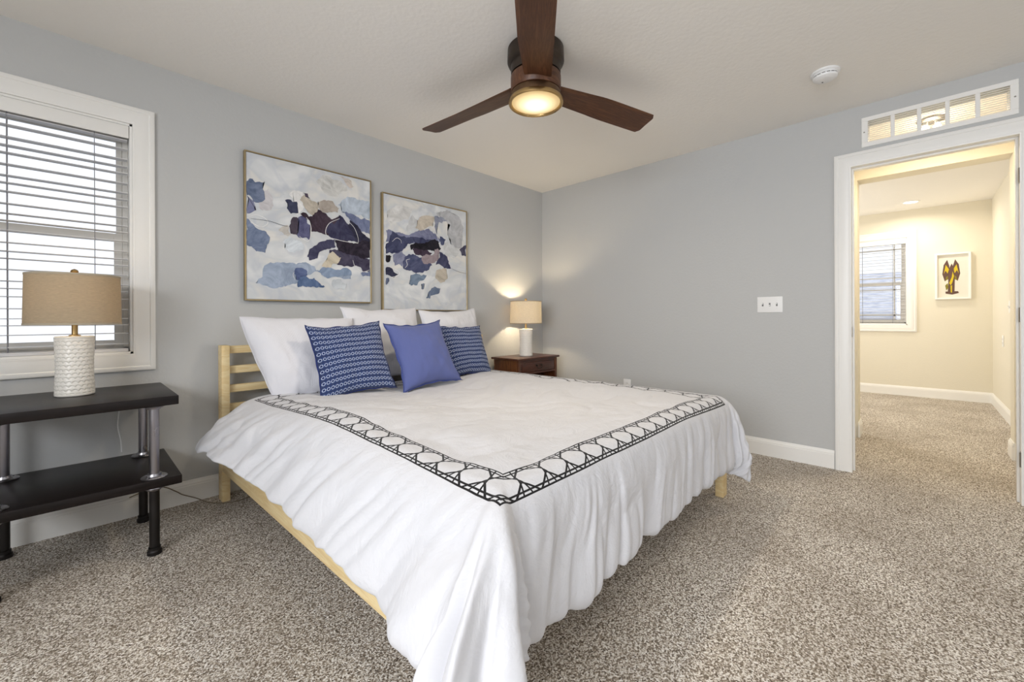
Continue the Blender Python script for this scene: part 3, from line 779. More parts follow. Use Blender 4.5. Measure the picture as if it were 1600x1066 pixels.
# ================================================================ LAMPS
def make_lamp(loc, label, glow, shade_m, rot=0):
    t = thing('table_lamp', label, 'lamp', loc, rot, 'matching white ceramic bedside lamps')
    Rb, Hb = 0.064, 0.268
    nu, nv = 168, 150
    bm = BM(); rings = []
    cols, rows = 20, 15
    for j in range(nv+1):
        z = Hb*j/nv; prof = 1.0 + 0.03*math.cos(2*PI*z/Hb*1.0)
        e = min(1, z/0.006, (Hb-z)/0.006); e = max(0, e); base = Rb*prof - 0.006*(1-math.sqrt(max(0, 1-(1-e)**2)))
        ring = []
        for i in range(nu):
            th = 2*PI*i/nu
            v = z/Hb*rows; r_ = int(math.floor(v)); fv = v-r_
            u = (th/(2*PI)*cols + 0.5*(r_ % 2)) % 1.0
            # scale-like dimples: a rounded hood over each hollow
            du = (u-0.5)*2; dv = fv
            hood = math.sqrt(max(0, 1-du*du))*0.85
            dep = 0.0
            if dv < hood: dep = -0.0036*(dv/max(hood, 0.05))**1.5
            m_ = 1 if 0.012 < z < Hb-0.010 else 0
            rr_ = base + dep*m_
            ring.append(bm.verts.new((rr_*math.cos(th), rr_*math.sin(th), z)))
        rings.append(ring)
    for a_, b_ in zip(rings, rings[1:]):
        for i in range(nu): bm.faces.new((a_[i], a_[(i+1) % nu], b_[(i+1) % nu], b_[i]))
    bm.faces.new(rings[0][::-1]); bm.faces.new(rings[-1])
    obj('lamp_base', bm, MT['ceramic'], t, angle=70)
    bm = BM(); lathe(bm, [(0.020, Hb), (0.020, Hb+0.004), (0.0105, Hb+0.006), (0.0105, Hb+0.062), (0.006, Hb+0.066), (0.006, Hb+0.10), (0.017, Hb+0.102), (0.017, Hb+0.15)], 24)
    obj('neck', bm, MT['brass'], t)
    z0, z1, r0_, r1_ = Hb+0.055, Hb+0.272, 0.157, 0.153
    bm = BM(); prof = [(r0_, z0), (r1_, z1)]
    seg = 72; G = []
    for (rr_, z) in ((r0_, z0), (r1_, z1), (r1_-0.0012, z1), (r0_-0.0012, z0)):
        G.append([bm.verts.new((rr_*math.cos(2*PI*i/seg), rr_*math.sin(2*PI*i/seg), z)) for i in range(seg)])
    for k in range(4):
        a_, b_ = G[k], G[(k+1) % 4]
        for i in range(seg): bm.faces.new((a_[i], a_[(i+1) % seg], b_[(i+1) % seg], b_[i]))
    sh = obj('lamp_shade', bm, shade_m, t)
    for z, rr_ in ((z0, r0_), (z1, r1_)):
        bm = BM(); seg = 72; pts = [((rr_+0.0002)*math.cos(2*PI*i/seg), (rr_+0.0002)*math.sin(2*PI*i/seg), z) for i in range(seg+1)]
        dz = 0.004
        G = []
        for (r2, zz) in ((rr_+0.0012, z-dz), (rr_+0.0012, z+dz), (rr_-0.0025, z+dz), (rr_-0.0025, z-dz)):
            G.append([bm.verts.new((r2*math.cos(2*PI*i/seg), r2*math.sin(2*PI*i/seg), zz)) for i in range(seg)])
        for k in range(4):
            a_, b_ = G[k], G[(k+1) % 4]
            for i in range(seg): bm.faces.new((a_[i], a_[(i+1) % seg], b_[(i+1) % seg], b_[i]))
        obj('shade_binding', bm, MT['shade_trim'], sh)
    # harp, spider and finial
    bm = BM()
    zt = z1+0.004
    tube(bm, spline([(0.014, 0, Hb+0.10), (0.045, 0, Hb+0.15), (0.045, 0, Hb+0.20), (0.02, 0, zt-0.008), (0, 0, zt-0.006), (-0.02, 0, zt-0.008), (-0.045, 0, Hb+0.20), (-0.045, 0, Hb+0.15), (-0.014, 0, Hb+0.10)], 5), 0.0018, 6)
    for k in range(3):
        tube(bm, [(0, 0, zt-0.004), ((r1_-0.002)*math.cos(2.1*k+0.4), (r1_-0.002)*math.sin(2.1*k+0.4), z1-0.002)], 0.0015, 6)
    obj('harp', bm, MT['brass'], t)
    bm = BM(); lathe(bm, [(0.004, zt-0.004), (0.005, zt+0.004), (0.011, zt+0.008), (0.014, zt+0.016), (0.011, zt+0.023), (0.004, zt+0.027), (0.001, zt+0.028)], 24)
    obj('finial', bm, MT['brass'], t)
    bm = BM(); lathe(bm, [(0.012, Hb+0.15), (0.018, Hb+0.165), (0.027, Hb+0.19), (0.028, Hb+0.205), (0.022, Hb+0.222), (0.010, Hb+0.231), (0.001, Hb+0.233)], 20)
    obj('bulb', bm, MT['bulb'] if glow <= 0 else MT['bulb'], t)
    L = point('lamp_light', (loc[0]+0.0, loc[1], loc[2]+Hb+0.18), glow, (1.0, 0.80, 0.52), 0.036)
    return t
MT['bulb'] = MT['bulb_on']
make_lamp((-3.616, -0.255, 0.705), 'white dimpled ceramic lamp with a tan drum shade on the black pipe table', 1.4, MT['shade'])
make_lamp((-0.505, -0.205, 0.670), 'white dimpled ceramic lamp with a glowing shade on the dark wood nightstand', 27.0, MT['shade_lit'])

# ---------------------------------------------------------------- black pipe table
tb = thing('side_table', 'black two-shelf side table with iron pipe legs under the window', 'table', (-3.605, -0.345, 0))
def L_(x, y): return x+3.605, y+0.345
X0, X1, Y0, Y1 = -3.93, -3.292, -0.615, -0.045
bm = BM(); a0, b0 = L_(X0, Y0); a1, b1 = L_(X1, Y1)
box(bm, a0, a1, b0, b1, 0.665, 0.705, bev=0.003); obj('tabletop', bm, MT['espresso'], tb)
bm = BM(); a0, b0 = L_(X0, Y0+0.01); a1, b1 = L_(X1+0.012, Y1)
box(bm, a0, a1, b0, b1, 0.305, 0.343, bev=0.003); obj('shelf', bm, MT['espresso'], tb)
for (lx_, ly_) in ((-3.835, -0.555), (-3.835, -0.115), (-3.372, -0.555), (-3.372, -0.115)):
    cx, cy = L_(lx_, ly_)
    bm = BM(); lathe(bm, [(0.0185, 0.016), (0.0185, 0.305)], 28, (cx, cy, 0))
    leg = obj('leg', bm, MT['pipe_dark'], tb)
    bm = BM(); lathe(bm, [(0.0185, 0.343), (0.0185, 0.665)], 28, (cx, cy, 0)); obj('upper_pipe', bm, MT['pipe'], leg)
    bm = BM(); lathe(bm, [(0.024, 0.0), (0.027, 0.004), (0.027, 0.016), (0.0225, 0.022), (0.0225, 0.034), (0.0186, 0.036)], 28, (cx, cy, 0)); obj('end_cap', bm, MT['pipe_dark'], leg)
    for z, fl in ((0.343, 1), (0.665, -1), (0.305, -1)):
        bm = BM(); pr_ = [(0.046, 0), (0.047, 0.003), (0.044, 0.006), (0.027, 0.008), (0.024, 0.018), (0.0186, 0.019)]
        M_ = Matrix.Translation((cx, cy, z)) @ Matrix.Diagonal((1, 1, fl, 1))
        lathe(bm, pr_, 32, M=M_)
        for k in range(4):
            an = PI/4+k*PI/2; lathe(bm, [(0.0045, 0.006), (0.0045, 0.009), (0.002, 0.0105)], 10, M=M_ @ Matrix.Translation((0.036*math.cos(an), 0.036*math.sin(an), 0)))
        obj('pipe_flange', bm, MT['steel'] if (z == 0.343) else MT['pipe'], leg)
# flex of the lamp: down behind the table, along the baseboard
bm = BM(); tube(bm, spline([(-3.47, -0.035, 0.66), (-3.455, -0.025, 0.62), (-3.463, -0.022, 0.50), (-3.452, -0.028, 0.42), (-3.45, -0.035, 0.36)], 6), 0.0028, 8)
tag(obj('lamp_cord', bm, MT['plastic']), 'clear white lamp cord hanging behind the black pipe table', 'cord')
bm = BM(); tube(bm, spline([(-3.42, -0.022, 0.11), (-3.345, -0.024, 0.128), (-3.28, -0.026, 0.125), (-3.225, -0.03, 0.085), (-3.20, -0.045, 0.065), (-3.14, -0.055, 0.030), (-3.08, -0.13, 0.006), (-2.98, -0.20, 0.005), (-2.88, -0.18, 0.005), (-2.78, -0.20, 0.005)], 6), 0.0028, 8)
tag(obj('power_cord', bm, paint('beige_cord', (120, 108, 92), 0.6)), 'thin beige power cord drooping along the baseboard towards the bed', 'cord')
bm = BM(); box(bm, -2.86, -2.78, -0.30, -0.25, 0.0, 0.022, bev=0.006, seg=3)
tag(obj('plug_adapter', bm, MT['plastic']), 'small white plug adapter lying on the carpet under the bed head', 'plug')

# ---------------------------------------------------------------- dark nightstand
nx0, nx1, ny0, ny1 = -0.825, -0.205, -0.395, -0.035
ns = thing('nightstand', 'dark cherry wood nightstand with one drawer in the far corner', 'nightstand', ((nx0+nx1)/2, (ny0+ny1)/2, 0))
hw, hd_ = (nx1-nx0)/2, (ny1-ny0)/2
bm = BM(); box(bm, -hw, hw, -hd_, hd_, 0.650, 0.670, bev=0.006, seg=3); obj('top', bm, MT['cherry'], ns)
bw, bd = hw-0.025, hd_-0.018
bm = BM()
for sx in (-1, 1):
    bm = BM(); box(bm, min(sx*bw, sx*(bw-0.018)), max(sx*bw, sx*(bw-0.018)), -bd+0.03, bd-0.03, 0.10, 0.6495); obj('side_panel', bm, MT['cherry_z'], ns)
    for sy in (-1, 1):
        bm = BM(); box(bm, min(sx*bw, sx*(bw-0.032)), max(sx*bw, sx*(bw-0.032)), min(sy*bd, sy*(bd-0.032)), max(sy*bd, sy*(bd-0.032)), 0, 0.6495, bev=0.002); obj('leg', bm, MT['cherry_z'], ns)
bm = BM(); box(bm, -bw+0.03, bw-0.03, bd-0.02, bd-0.008, 0.10, 0.6495); obj('back_panel', bm, MT['cherry'], ns)
bm = BM(); box(bm, -bw+0.032, bw-0.032, -bd+0.002, -bd+0.03, 0.628, 0.6495); box(bm, -bw+0.032, bw-0.032, -bd+0.002, -bd+0.03, 0.515, 0.532); obj('drawer_divider', bm, MT['cherry'], ns)
bm = BM(); box(bm, -bw+0.036, bw-0.036, -bd+0.004, -bd+0.022, 0.535, 0.625, bev=0.002); box(bm, -bw+0.052, bw-0.052, -bd-0.001, -bd+0.006, 0.551, 0.609, bev=0.002)
box(bm, -bw+0.045, bw-0.045, -bd+0.022, bd-0.03, 0.54, 0.545)
dw = obj('drawer', bm, MT['cherry'], ns)
bm = BM()
for sx in (-1, 1): lathe(bm, [(0.010, 0), (0.010, 0.003), (0.004, 0.005), (0.004, 0.016), (0.006, 0.019), (0.001, 0.021)], 16, M=Matrix.Translation((sx*0.035, -bd-0.001, 0.592)) @ Matrix.Rotation(R(90), 4, 'X'))
tube(bm, spline([(-0.035, -bd-0.014, 0.590), (-0.037, -bd-0.017, 0.578), (-0.020, -bd-0.018, 0.566), (0, -bd-0.018, 0.562), (0.020, -bd-0.018, 0.566), (0.037, -bd-0.017, 0.578), (0.035, -bd-0.014, 0.590)], 6), 0.0032, 8)
obj('bail_pull', bm, MT['bronze'], dw)
bm = BM(); box(bm, -bw+0.033, bw-0.033, -bd+0.012, bd-0.035, 0.14, 0.158); obj('lower_shelf', bm, MT['cherry'], ns)

# ---------------------------------------------------------------- paintings
def canvas_painting(x0, x1, z0, z1, data, label, seed):
    w, h = x1-x0, z1-z0
    root = thing('framed_painting', label, 'painting', ((x0+x1)/2, 0, z0), 0, 'pair of framed abstract paintings over the bed')
    fw, fd = 0.008, 0.036
    bm = BM()
    box(bm, -w/2, -w/2+fw, -fd, -0.003, 0, h, bev=0.001, seg=1); box(bm, w/2-fw, w/2, -fd, -0.003, 0, h, bev=0.001, seg=1)
    box(bm, -w/2+fw, w/2-fw, -fd, -0.003, 0, fw, bev=0.001, seg=1); box(bm, -w/2+fw, w/2-fw, -fd, -0.003, h-fw, h, bev=0.001, seg=1)
    obj('frame', bm, MT['goldframe'], root)
    iw, ih = w-2*fw-0.003, h-2*fw-0.003
    bm = BM(); box(bm, -iw/2, iw/2, -0.031, -0.006, fw+0.0015, fw+0.0015+ih)
    mats = [MT['canvas_%d' % seed]]
    cache = {}
    def mat_for(c):
        if c not in cache:
            m = NT('paint_stroke'); v = m.coords(scale=(1, 1, 1))
            n = m.noise(v, 7, 6, 0.65, 2.2)
            g0 = sum(c)/3; lo_ = tuple(int(max(0, k*0.9+g0*0.1-20)) for k in c); hi_ = tuple(int(min(255, k*0.85+g0*0.15+26)) for k in c)
            m.color(m.ramp(n, [(0.3, lin(lo_)), (0.7, lin(hi_))])); m.set(Roughness=0.7, Specular_IOR_Level=0.2)
            cache[c] = len(mats); mats.append(m.m)
        return cache[c]
    lyr = 0
    off = Vector((seed*13.1, 3.3, 0))
    def fill(pts, mi, y):
        vs = [bm.verts.new((-iw/2 + p.x*iw, y, fw+0.0015 + p.y*ih)) for p in pts]
        try: f = bm.faces.new(vs)
        except ValueError: return
        f.material_index = mi
        bmesh.ops.triangulate(bm, faces=[f], ngon_method='EAR_CLIP')
    for c, poly in data[0]:
        lyr += 1
        P = [Vector((a_, b_)) for a_, b_ in poly]; out = []
        n = len(P)
        for i in range(n):
            p0, p1 = P[i], P[(i+1) % n]; k = max(3, int((p1-p0).length/0.012))
            nn = Vector((-(p1-p0).y, (p1-p0).x)); nn = nn.normalized() if nn.length > 0 else nn
            for s in range(k):
                t = s/k; q = p0.lerp(p1, t)
                d_ = (pnoise(Vector((q.x*9, q.y*9, 0))+off)*0.9 + pnoise(Vector((q.x*38, q.y*38, 5))+off)*0.7)*0.017*(0.3+math.sin(PI*t))
                # gently rounded sides
                q = q + nn*d_ - nn*0.006*math.sin(PI*t)*(1 if (i % 2) else -1)
                out.append(Vector((min(0.998, max(0.002, q.x)), min(0.998, max(0.002, q.y)))))
        fill(out, mat_for(c), -0.0313-0.00012*lyr)
    for c, wd, line in data[1]:
        lyr += 1
        pts = spline([(a_, b_, 0) for a_, b_ in line], 8); wd_ = wd*0.0011; mi = mat_for(c)
        L1, L2 = [], []
        for i, p in enumerate(pts):
            t = (pts[min(i+1, len(pts)-1)]-pts[max(0, i-1)]); n_ = Vector((-t.y, t.x, 0)).normalized()*wd_*(0.5+0.5*math.sin(PI*(i+1)/(len(pts)+1)))
            cl = lambda q: Vector((min(0.998, max(0.002, q.x)), min(0.998, max(0.002, q.y))))
            L1.append(cl(p+n_)); L2.append(cl(p-n_))
        for i in range(len(pts)-1):
            fill([L1[i], L1[i+1], L2[i+1], L2[i]], mi, -0.0313-0.00012*lyr)
    obj('canvas', bm, mats, root, smooth=False)
    return root
def canvas_ground(seed):
    m = NT('painted_canvas_ground'); v = m.coords(scale=(1, 1, 1.6))
    n = m.noise(v, 2.6+seed*0.3, 3, 0.5, 1.2); n2 = m.noise(m.coords(scale=(1, 1, 1)), 4.3, 2, 0.5, 2.0)
    c = m.ramp(n, [(0.36, lin((226, 228, 230))), (0.5, lin((206, 210, 214))), (0.62, lin((222, 221, 218))), (0.75, lin((232, 232, 232)))])
    c = m.mix(m.math('MULTIPLY', m.ramp(n2, [(0.48, (0, 0, 0, 1)), (0.66, (1, 1, 1, 1))]), 0.55), c, lin((188, 194, 206)))
    m.color(c); m.set(Roughness=0.75, Specular_IOR_Level=0.15); MT['canvas_%d' % seed] = m.m
canvas_ground(1); canvas_ground(2)
ART_A=([((192,190,195),[(.077,.742),(.157,.78),(.181,.727),(.169,.631),(.109,.614),(.088,.651)]),((150,165,190),[(.062,.107),(.178,.078),(.364,.129),(.496,.217),(.636,.246),(.815,.239),(.815,.179),(.579,.198),(.429,.285),(.264,.271),(.12,.233)]),((200,200,197),[(.513,.902),(.583,.967),(.698,.953),(.788,.892),(.698,.822),(.583,.826)]),((196,186,178),[(.713,.989),(.819,.972),(.858,.926),(.788,.926)]),((175,188,205),[(.697,.756),(.788,.838),(.995,.836),(.995,.683),(.849,.701),(.726,.708)]),((195,190,185),[(.221,.496),(.29,.541),(.316,.472),(.264,.466)]),((205,214,222),[(.252,.416),(.302,.458),(.391,.432),(.404,.372),(.339,.346),(.264,.369)]),((225,226,226),[(.303,.761),(.342,.804),(.406,.799),(.408,.663),(.366,.625),(.338,.713)]),((100,115,145),[(.018,.816),(.043,.824),(.077,.811),(.129,.822),(.123,.751),(.105,.678),(.064,.664),(.032,.698),(.005,.703),(.005,.785)]),((120,125,160),[(.005,.703),(.064,.631),(.067,.611),(.005,.58)]),((108,124,155),[(.005,.546),(.052,.508),(.133,.472),(.153,.404),(.127,.322),(.063,.326),(.005,.365)]),((110,120,155),[(.726,.708),(.849,.701),(.995,.677),(.995,.557),(.911,.574),(.818,.643)]),((45,50,80),[(.271,.717),(.315,.729),(.36,.722),(.372,.639),(.315,.627),(.283,.661)]),((70,60,75),[(.318,.581),(.36,.607),(.381,.591),(.359,.478),(.311,.481)]),((85,87,127),[(.371,.608),(.432,.617),(.468,.566),(.457,.452),(.404,.462),(.36,.475)]),((55,40,55),[(.386,.635),(.432,.65),(.485,.632),(.526,.692),(.596,.674),(.639,.636),(.712,.68),(.741,.632),(.637,.513),(.58,.511),(.471,.517),(.471,.579)]),((50,50,82),[(.617,.6),(.667,.595),(.719,.681),(.759,.647),(.818,.615),(.875,.485),(.77,.475),(.637,.484),(.595,.533)]),((40,40,65),[(.81,.655),(.895,.599),(.995,.527),(.995,.485),(.864,.486),(.787,.611)]),((60,60,92),[(.437,.326),(.47,.391),(.552,.45),(.667,.48),(.678,.426),(.58,.39),(.524,.32),(.456,.299)]),((65,60,85),[(.623,.395),(.755,.414),(.878,.379),(.995,.356),(.995,.257),(.926,.244),(.863,.294),(.695,.283),(.637,.331)]),((35,28,45),[(.667,.47),(.786,.478),(.88,.474),(.995,.503),(.995,.363),(.91,.352),(.816,.37),(.696,.399)]),((183,174,160),[(.382,.739),(.418,.783),(.527,.74),(.529,.702),(.485,.644),(.418,.696)]),((168,158,148),[(.527,.752),(.653,.775),(.715,.733),(.697,.691),(.609,.677),(.529,.713)]),((70,58,78),[(.406,.796),(.445,.798),(.466,.764),(.426,.769)]),((207,196,175),[(.623,.368),(.665,.375),(.727,.345),(.695,.296),(.636,.257),(.556,.266)]),((130,150,180),[(.523,.22),(.636,.259),(.785,.261),(.819,.212),(.695,.189),(.579,.185)]),((75,92,138),[(.338,.207),(.377,.236),(.429,.227),(.438,.188),(.389,.146),(.348,.151)]),((80,105,147),[(.361,.132),(.416,.177),(.496,.174),(.551,.119),(.582,.11),(.468,.097),(.364,.094)]),((112,125,160),[(.894,.231),(.942,.25),(.995,.255),(.995,.21),(.926,.209)]),((190,197,205),[(.651,.163),(.724,.177),(.775,.143),(.757,.09),(.693,.09),(.65,.116)])],[((238,238,240),2,[(.009,.553),(.064,.58),(.128,.563),(.145,.532),(.103,.502),(.052,.514),(.019,.543)]),((60,60,75),1.2,[(.03,.549),(.157,.549),(.24,.534),(.29,.531)]),((238,238,240),2.2,[(.378,.468),(.45,.444),(.471,.529),(.457,.59),(.432,.617)]),((235,235,238),2,[(.712,.65),(.624,.601),(.591,.539),(.609,.496),(.696,.481),(.786,.475),(.88,.474)]),((235,235,238),1.6,[(.787,.645),(.848,.592),(.882,.516),(.882,.475)]),((235,235,238),2,[(.831,.332),(.854,.282),(.926,.247),(.991,.266)]),((50,50,70),1.2,[(.007,.699),(.064,.613)]),((235,235,238),1.5,[(.338,.207),(.328,.181),(.344,.146)]),((50,50,70),1.2,[(.81,.668),(.895,.586),(.995,.502)])])
ART_B=([((205,206,206),[(.038,.847),(.162,.926),(.311,.922),(.272,.81),(.09,.738)]),((176,178,184),[(.6,.924),(.741,.979),(.875,.951),(.963,.83),(.931,.624),(.804,.607),(.738,.734),(.784,.839),(.674,.871)]),((196,198,202),[(.272,.81),(.309,.861),(.368,.825),(.348,.745),(.252,.694)]),((200,203,206),[(.63,.592),(.738,.669),(.919,.606),(.827,.513),(.737,.521)]),((114,119,152),[(.024,.685),(.09,.687),(.271,.673),(.507,.767),(.651,.674),(.546,.583),(.252,.611),(.023,.584)]),((195,185,170),[(.368,.825),(.447,.875),(.572,.887),(.558,.79),(.446,.743),(.348,.745)]),((136,142,163),[(.579,.889),(.686,.902),(.744,.873),(.631,.845),(.609,.717),(.575,.792)]),((120,125,155),[(.097,.476),(.196,.515),(.241,.459),(.195,.381),(.115,.382)]),((55,60,95),[(.063,.604),(.093,.69),(.179,.647),(.367,.663),(.546,.661),(.63,.592),(.505,.578),(.327,.62),(.233,.549),(.088,.487),(.023,.48),(.023,.566)]),((70,76,112),[(.233,.474),(.346,.5),(.444,.478),(.545,.424),(.504,.374),(.345,.337),(.214,.36),(.204,.426)]),((60,62,96),[(.64,.561),(.737,.521),(.785,.407),(.671,.423),(.587,.427),(.63,.496)]),((60,45,65),[(.308,.557),(.485,.568),(.546,.535),(.444,.491),(.346,.5)]),((22,19,30),[(.286,.585),(.405,.614),(.526,.655),(.624,.655),(.656,.594),(.588,.544),(.505,.56),(.346,.561),(.299,.538)]),((150,135,142),[(.421,.491),(.546,.515),(.577,.578),(.64,.568),(.63,.496),(.566,.447),(.443,.428)]),((45,46,72),[(.022,.36),(.087,.358),(.162,.311),(.105,.276),(.022,.295)]),((24,22,32),[(.023,.468),(.1,.461),(.053,.411),(.022,.418)]),((110,130,155),[(.288,.312),(.364,.326),(.477,.325),(.443,.276),(.364,.222),(.269,.228)]),((190,181,166),[(.597,.381),(.725,.398),(.741,.309),(.649,.26),(.585,.297)]),((110,122,148),[(.409,.243),(.462,.246),(.442,.195),(.412,.194)]),((100,115,142),[(.503,.169),(.575,.22),(.649,.208),(.616,.155),(.522,.13),(.513,.1),(.468,.106)]),((70,68,92),[(.902,.604),(.995,.661),(.995,.55),(.931,.553)]),((90,100,130),[(.022,.266),(.053,.268),(.043,.221),(.02,.213)]),((66,74,110),[(.642,.705),(.72,.683),(.694,.631),(.651,.639)])],[((238,238,240),2,[(.558,.806),(.589,.738),(.63,.656)]),((240,240,242),1.8,[(.222,.369),(.251,.401),(.241,.442),(.28,.457)]),((238,238,240),2,[(.036,.375),(.159,.333),(.141,.296),(.069,.277)]),((60,60,75),1.2,[(.785,.411),(.871,.387),(.995,.372)]),((238,238,240),1.5,[(.088,.592),(.134,.629),(.178,.617),(.188,.588)])])

canvas_painting(-2.890, -2.056, 1.162, 2.090, ART_A, 'framed abstract painting with a tan and plum diagonal mass, nearest the window', 1)
canvas_painting(-1.964, -1.114, 1.110, 2.028, ART_B, 'abstract painting with a black-centred navy cluster, nearest the room corner', 2)

# ---------------------------------------------------------------- ceiling fan
FC = (-1.950, -1.585)
fan = thing('ceiling_fan', 'dark walnut three-blade ceiling fan with a round lit lamp above the bed', 'ceiling fan', (FC[0], FC[1], HC))
Z = lambda z: z-HC
bm = BM(); lathe(bm, [(0.138, Z(2.44)), (0.145, Z(2.434)), (0.147, Z(2.372)), (0.143, Z(2.362)), (0.130, Z(2.350)), (0.128, Z(2.305)), (0.118, Z(2.303)), (0.118, Z(2.296))], 64); obj('motor_housing', bm, MT['bronze'], fan)
bm = BM(); lathe(bm, [(0.118, Z(2.299)), (0.129, Z(2.296)), (0.130, Z(2.290)), (0.130, Z(2.222)), (0.126, Z(2.216)), (0.116, Z(2.214))], 64); obj('rotor', bm, MT['walnut'], fan)
bm = BM(); lathe(bm, [(0.112, Z(2.216)), (0.127, Z(2.210)), (0.130, Z(2.204)), (0.130, Z(2.176)), (0.120, Z(2.172))], 64); obj('light_housing', bm, MT['bronze_brown'], fan)
bm = BM()
seg = 72; pr_ = [(0.120, 2.180), (0.137, 2.176), (0.142, 2.166), (0.141, 2.156), (0.136, 2.152), (0.128, 2.156), (0.124, 2.164)]
G = [[bm.verts.new((r_*math.cos(2*PI*i/seg), r_*math.sin(2*PI*i/seg), Z(z))) for i in range(seg)] for r_, z in pr_]
for k in range(len(G)):
    a_, b_ = G[k], G[(k+1) % len(G)]
    for i in range(seg): bm.faces.new((a_[i], a_[(i+1) % seg], b_[(i+1) % seg], b_[i]))
obj('light_ring', bm, MT['brass'], fan)
bm = BM(); lathe(bm, [(0.126, Z(2.168)), (0.124, Z(2.162)), (0.105, Z(2.156)), (0.075, Z(2.151)), (0.040, Z(2.148)), (0.004, Z(2.147))], 64)
gm = NT('glowing_fan_lens'); tc = gm.node('ShaderNodeTexCoord'); vl = gm.node('ShaderNodeVectorMath', operation='LENGTH')
mp = gm.node('ShaderNodeMapping'); mp.inputs['Scale'].default_value = (1, 1, 0); gm.link(tc.outputs['Object'], mp.inputs[0]); gm.link(mp.outputs[0], vl.inputs[0])
col = gm.ramp(vl.outputs['Value'], [(0.035, (1.0, 0.97, 0.90, 1)), (0.075, (0.92, 0.74, 0.44, 1)), (0.112, (0.48, 0.34, 0.15, 1))])
gm.link(col, gm.b.inputs['Emission Color']); gm.set(Emission_Strength=1.1, Base_Color=lin((190, 170, 130)), Roughness=0.4)
obj('light_lens', bm, gm.m, fan)
Lf = area('fan_lamp', (FC[0], FC[1], 2.135), (0.16, 0.16), (0, 0, -1), 11, (1.0, 0.86, 0.66)); Lf.data.shape = 'DISK'
for k, ang in enumerate((100.2, 220.6, 340.8)):
    # outline of a blade along +x: (distance, half width, centre shift, pitch, height)
    st = []
    n = 40; Rin, Rout = 0.112, 0.765
    for i in range(n+1):
        t = i/n; x = Rin + (Rout-Rin)*t
        hwid = 0.067 + 0.013*min(1, t/0.45)
        sh = 0.010*(1-min(1, t/0.4))
        pitch = R(5 + 8*min(1, t*1.8)); zc = 2.243 - 0.036*t
        st.append((x, hwid, sh, pitch, zc))
    bm = BM(); m_ = 12; top, bot = [], []
    for (x, hwid, sh, pitch, zc) in st:
        dx_ = Rout-x; rc = 0.022
        hw_ = hwid if dx_ > rc else hwid - rc + math.sqrt(max(0, rc*rc-(rc-dx_)**2))
        ra, rb = [], []
        for j in range(m_+1):
            s = -1+2*j/m_; y = s*hw_ + sh
            th = 0.0075*math.sqrt(max(0.0, 1-s*s*0.96))*(1.5 - 0.5*min(1, (x-Rin)/0.2))
            camb = 0.006*(1-s*s)
            zz = -math.sin(pitch)*y + camb       # +y (counter-clockwise) edge is the low one
            ra.append(bm.verts.new((x, y*math.cos(pitch), Z(zc)+zz+th))); rb.append(bm.verts.new((x, y*math.cos(pitch), Z(zc)+zz-th)))
        top.append(ra); bot.append(rb)
    for i in range(n):
        for j in range(m_):
            bm.faces.new((top[i][j], top[i+1][j], top[i+1][j+1], top[i][j+1])); bm.faces.new((bot[i][j], bot[i][j+1], bot[i+1][j+1], bot[i+1][j]))
        bm.faces.new((top[i][0], bot[i][0], bot[i+1][0], top[i+1][0])); bm.faces.new((top[i][m_], top[i+1][m_], bot[i+1][m_], bot[i][m_]))
    for i in (0, n):
        for j in range(m_):
            bm.faces.new((top[i][j], top[i][j+1], bot[i][j+1], bot[i][j]))
    o = obj('blade', bm, MT['walnut'], fan, angle=50); o.rotation_euler = (0, 0, R(ang))

# ---------------------------------------------------------------- smoke detector, vent, plates
sdx = thing('smoke_detector', 'round white smoke detector on the ceiling near the doorway', 'smoke detector', (-0.640, -2.635, HC))
bm = BM(); lathe(bm, [(0.068, 0), (0.070, -0.003), (0.070, -0.010), (0.064, -0.012), (0.062, -0.014)], 56); obj('mounting_plate', bm, MT['plastic'], sdx)
bm = BM(); lathe(bm, [(0.058, -0.013), (0.060, -0.016), (0.060, -0.020), (0.0555, -0.022), (0.0555, -0.025), (0.060, -0.027), (0.057, -0.036), (0.046, -0.043), (0.030, -0.046), (0.001, -0.046)], 56)
obj('sensor_body', bm, MT['plastic'], sdx)
bm = BM()
for k in range(16):
    an = 2*PI*k/16; M_ = Matrix.Rotation(an, 4, 'Z'); box(bm, 0.0555, 0.0572, -0.008, 0.008, -0.0245, -0.0225, M=M_)
obj('vent_slot', bm, MT['black'], sdx)
bm = BM(); lathe(bm, [(0.004, -0.0445), (0.004, -0.0475), (0.001, -0.048)], 12, (0.015, 0.015, 0)); obj('indicator', bm, MT['black'], sdx)

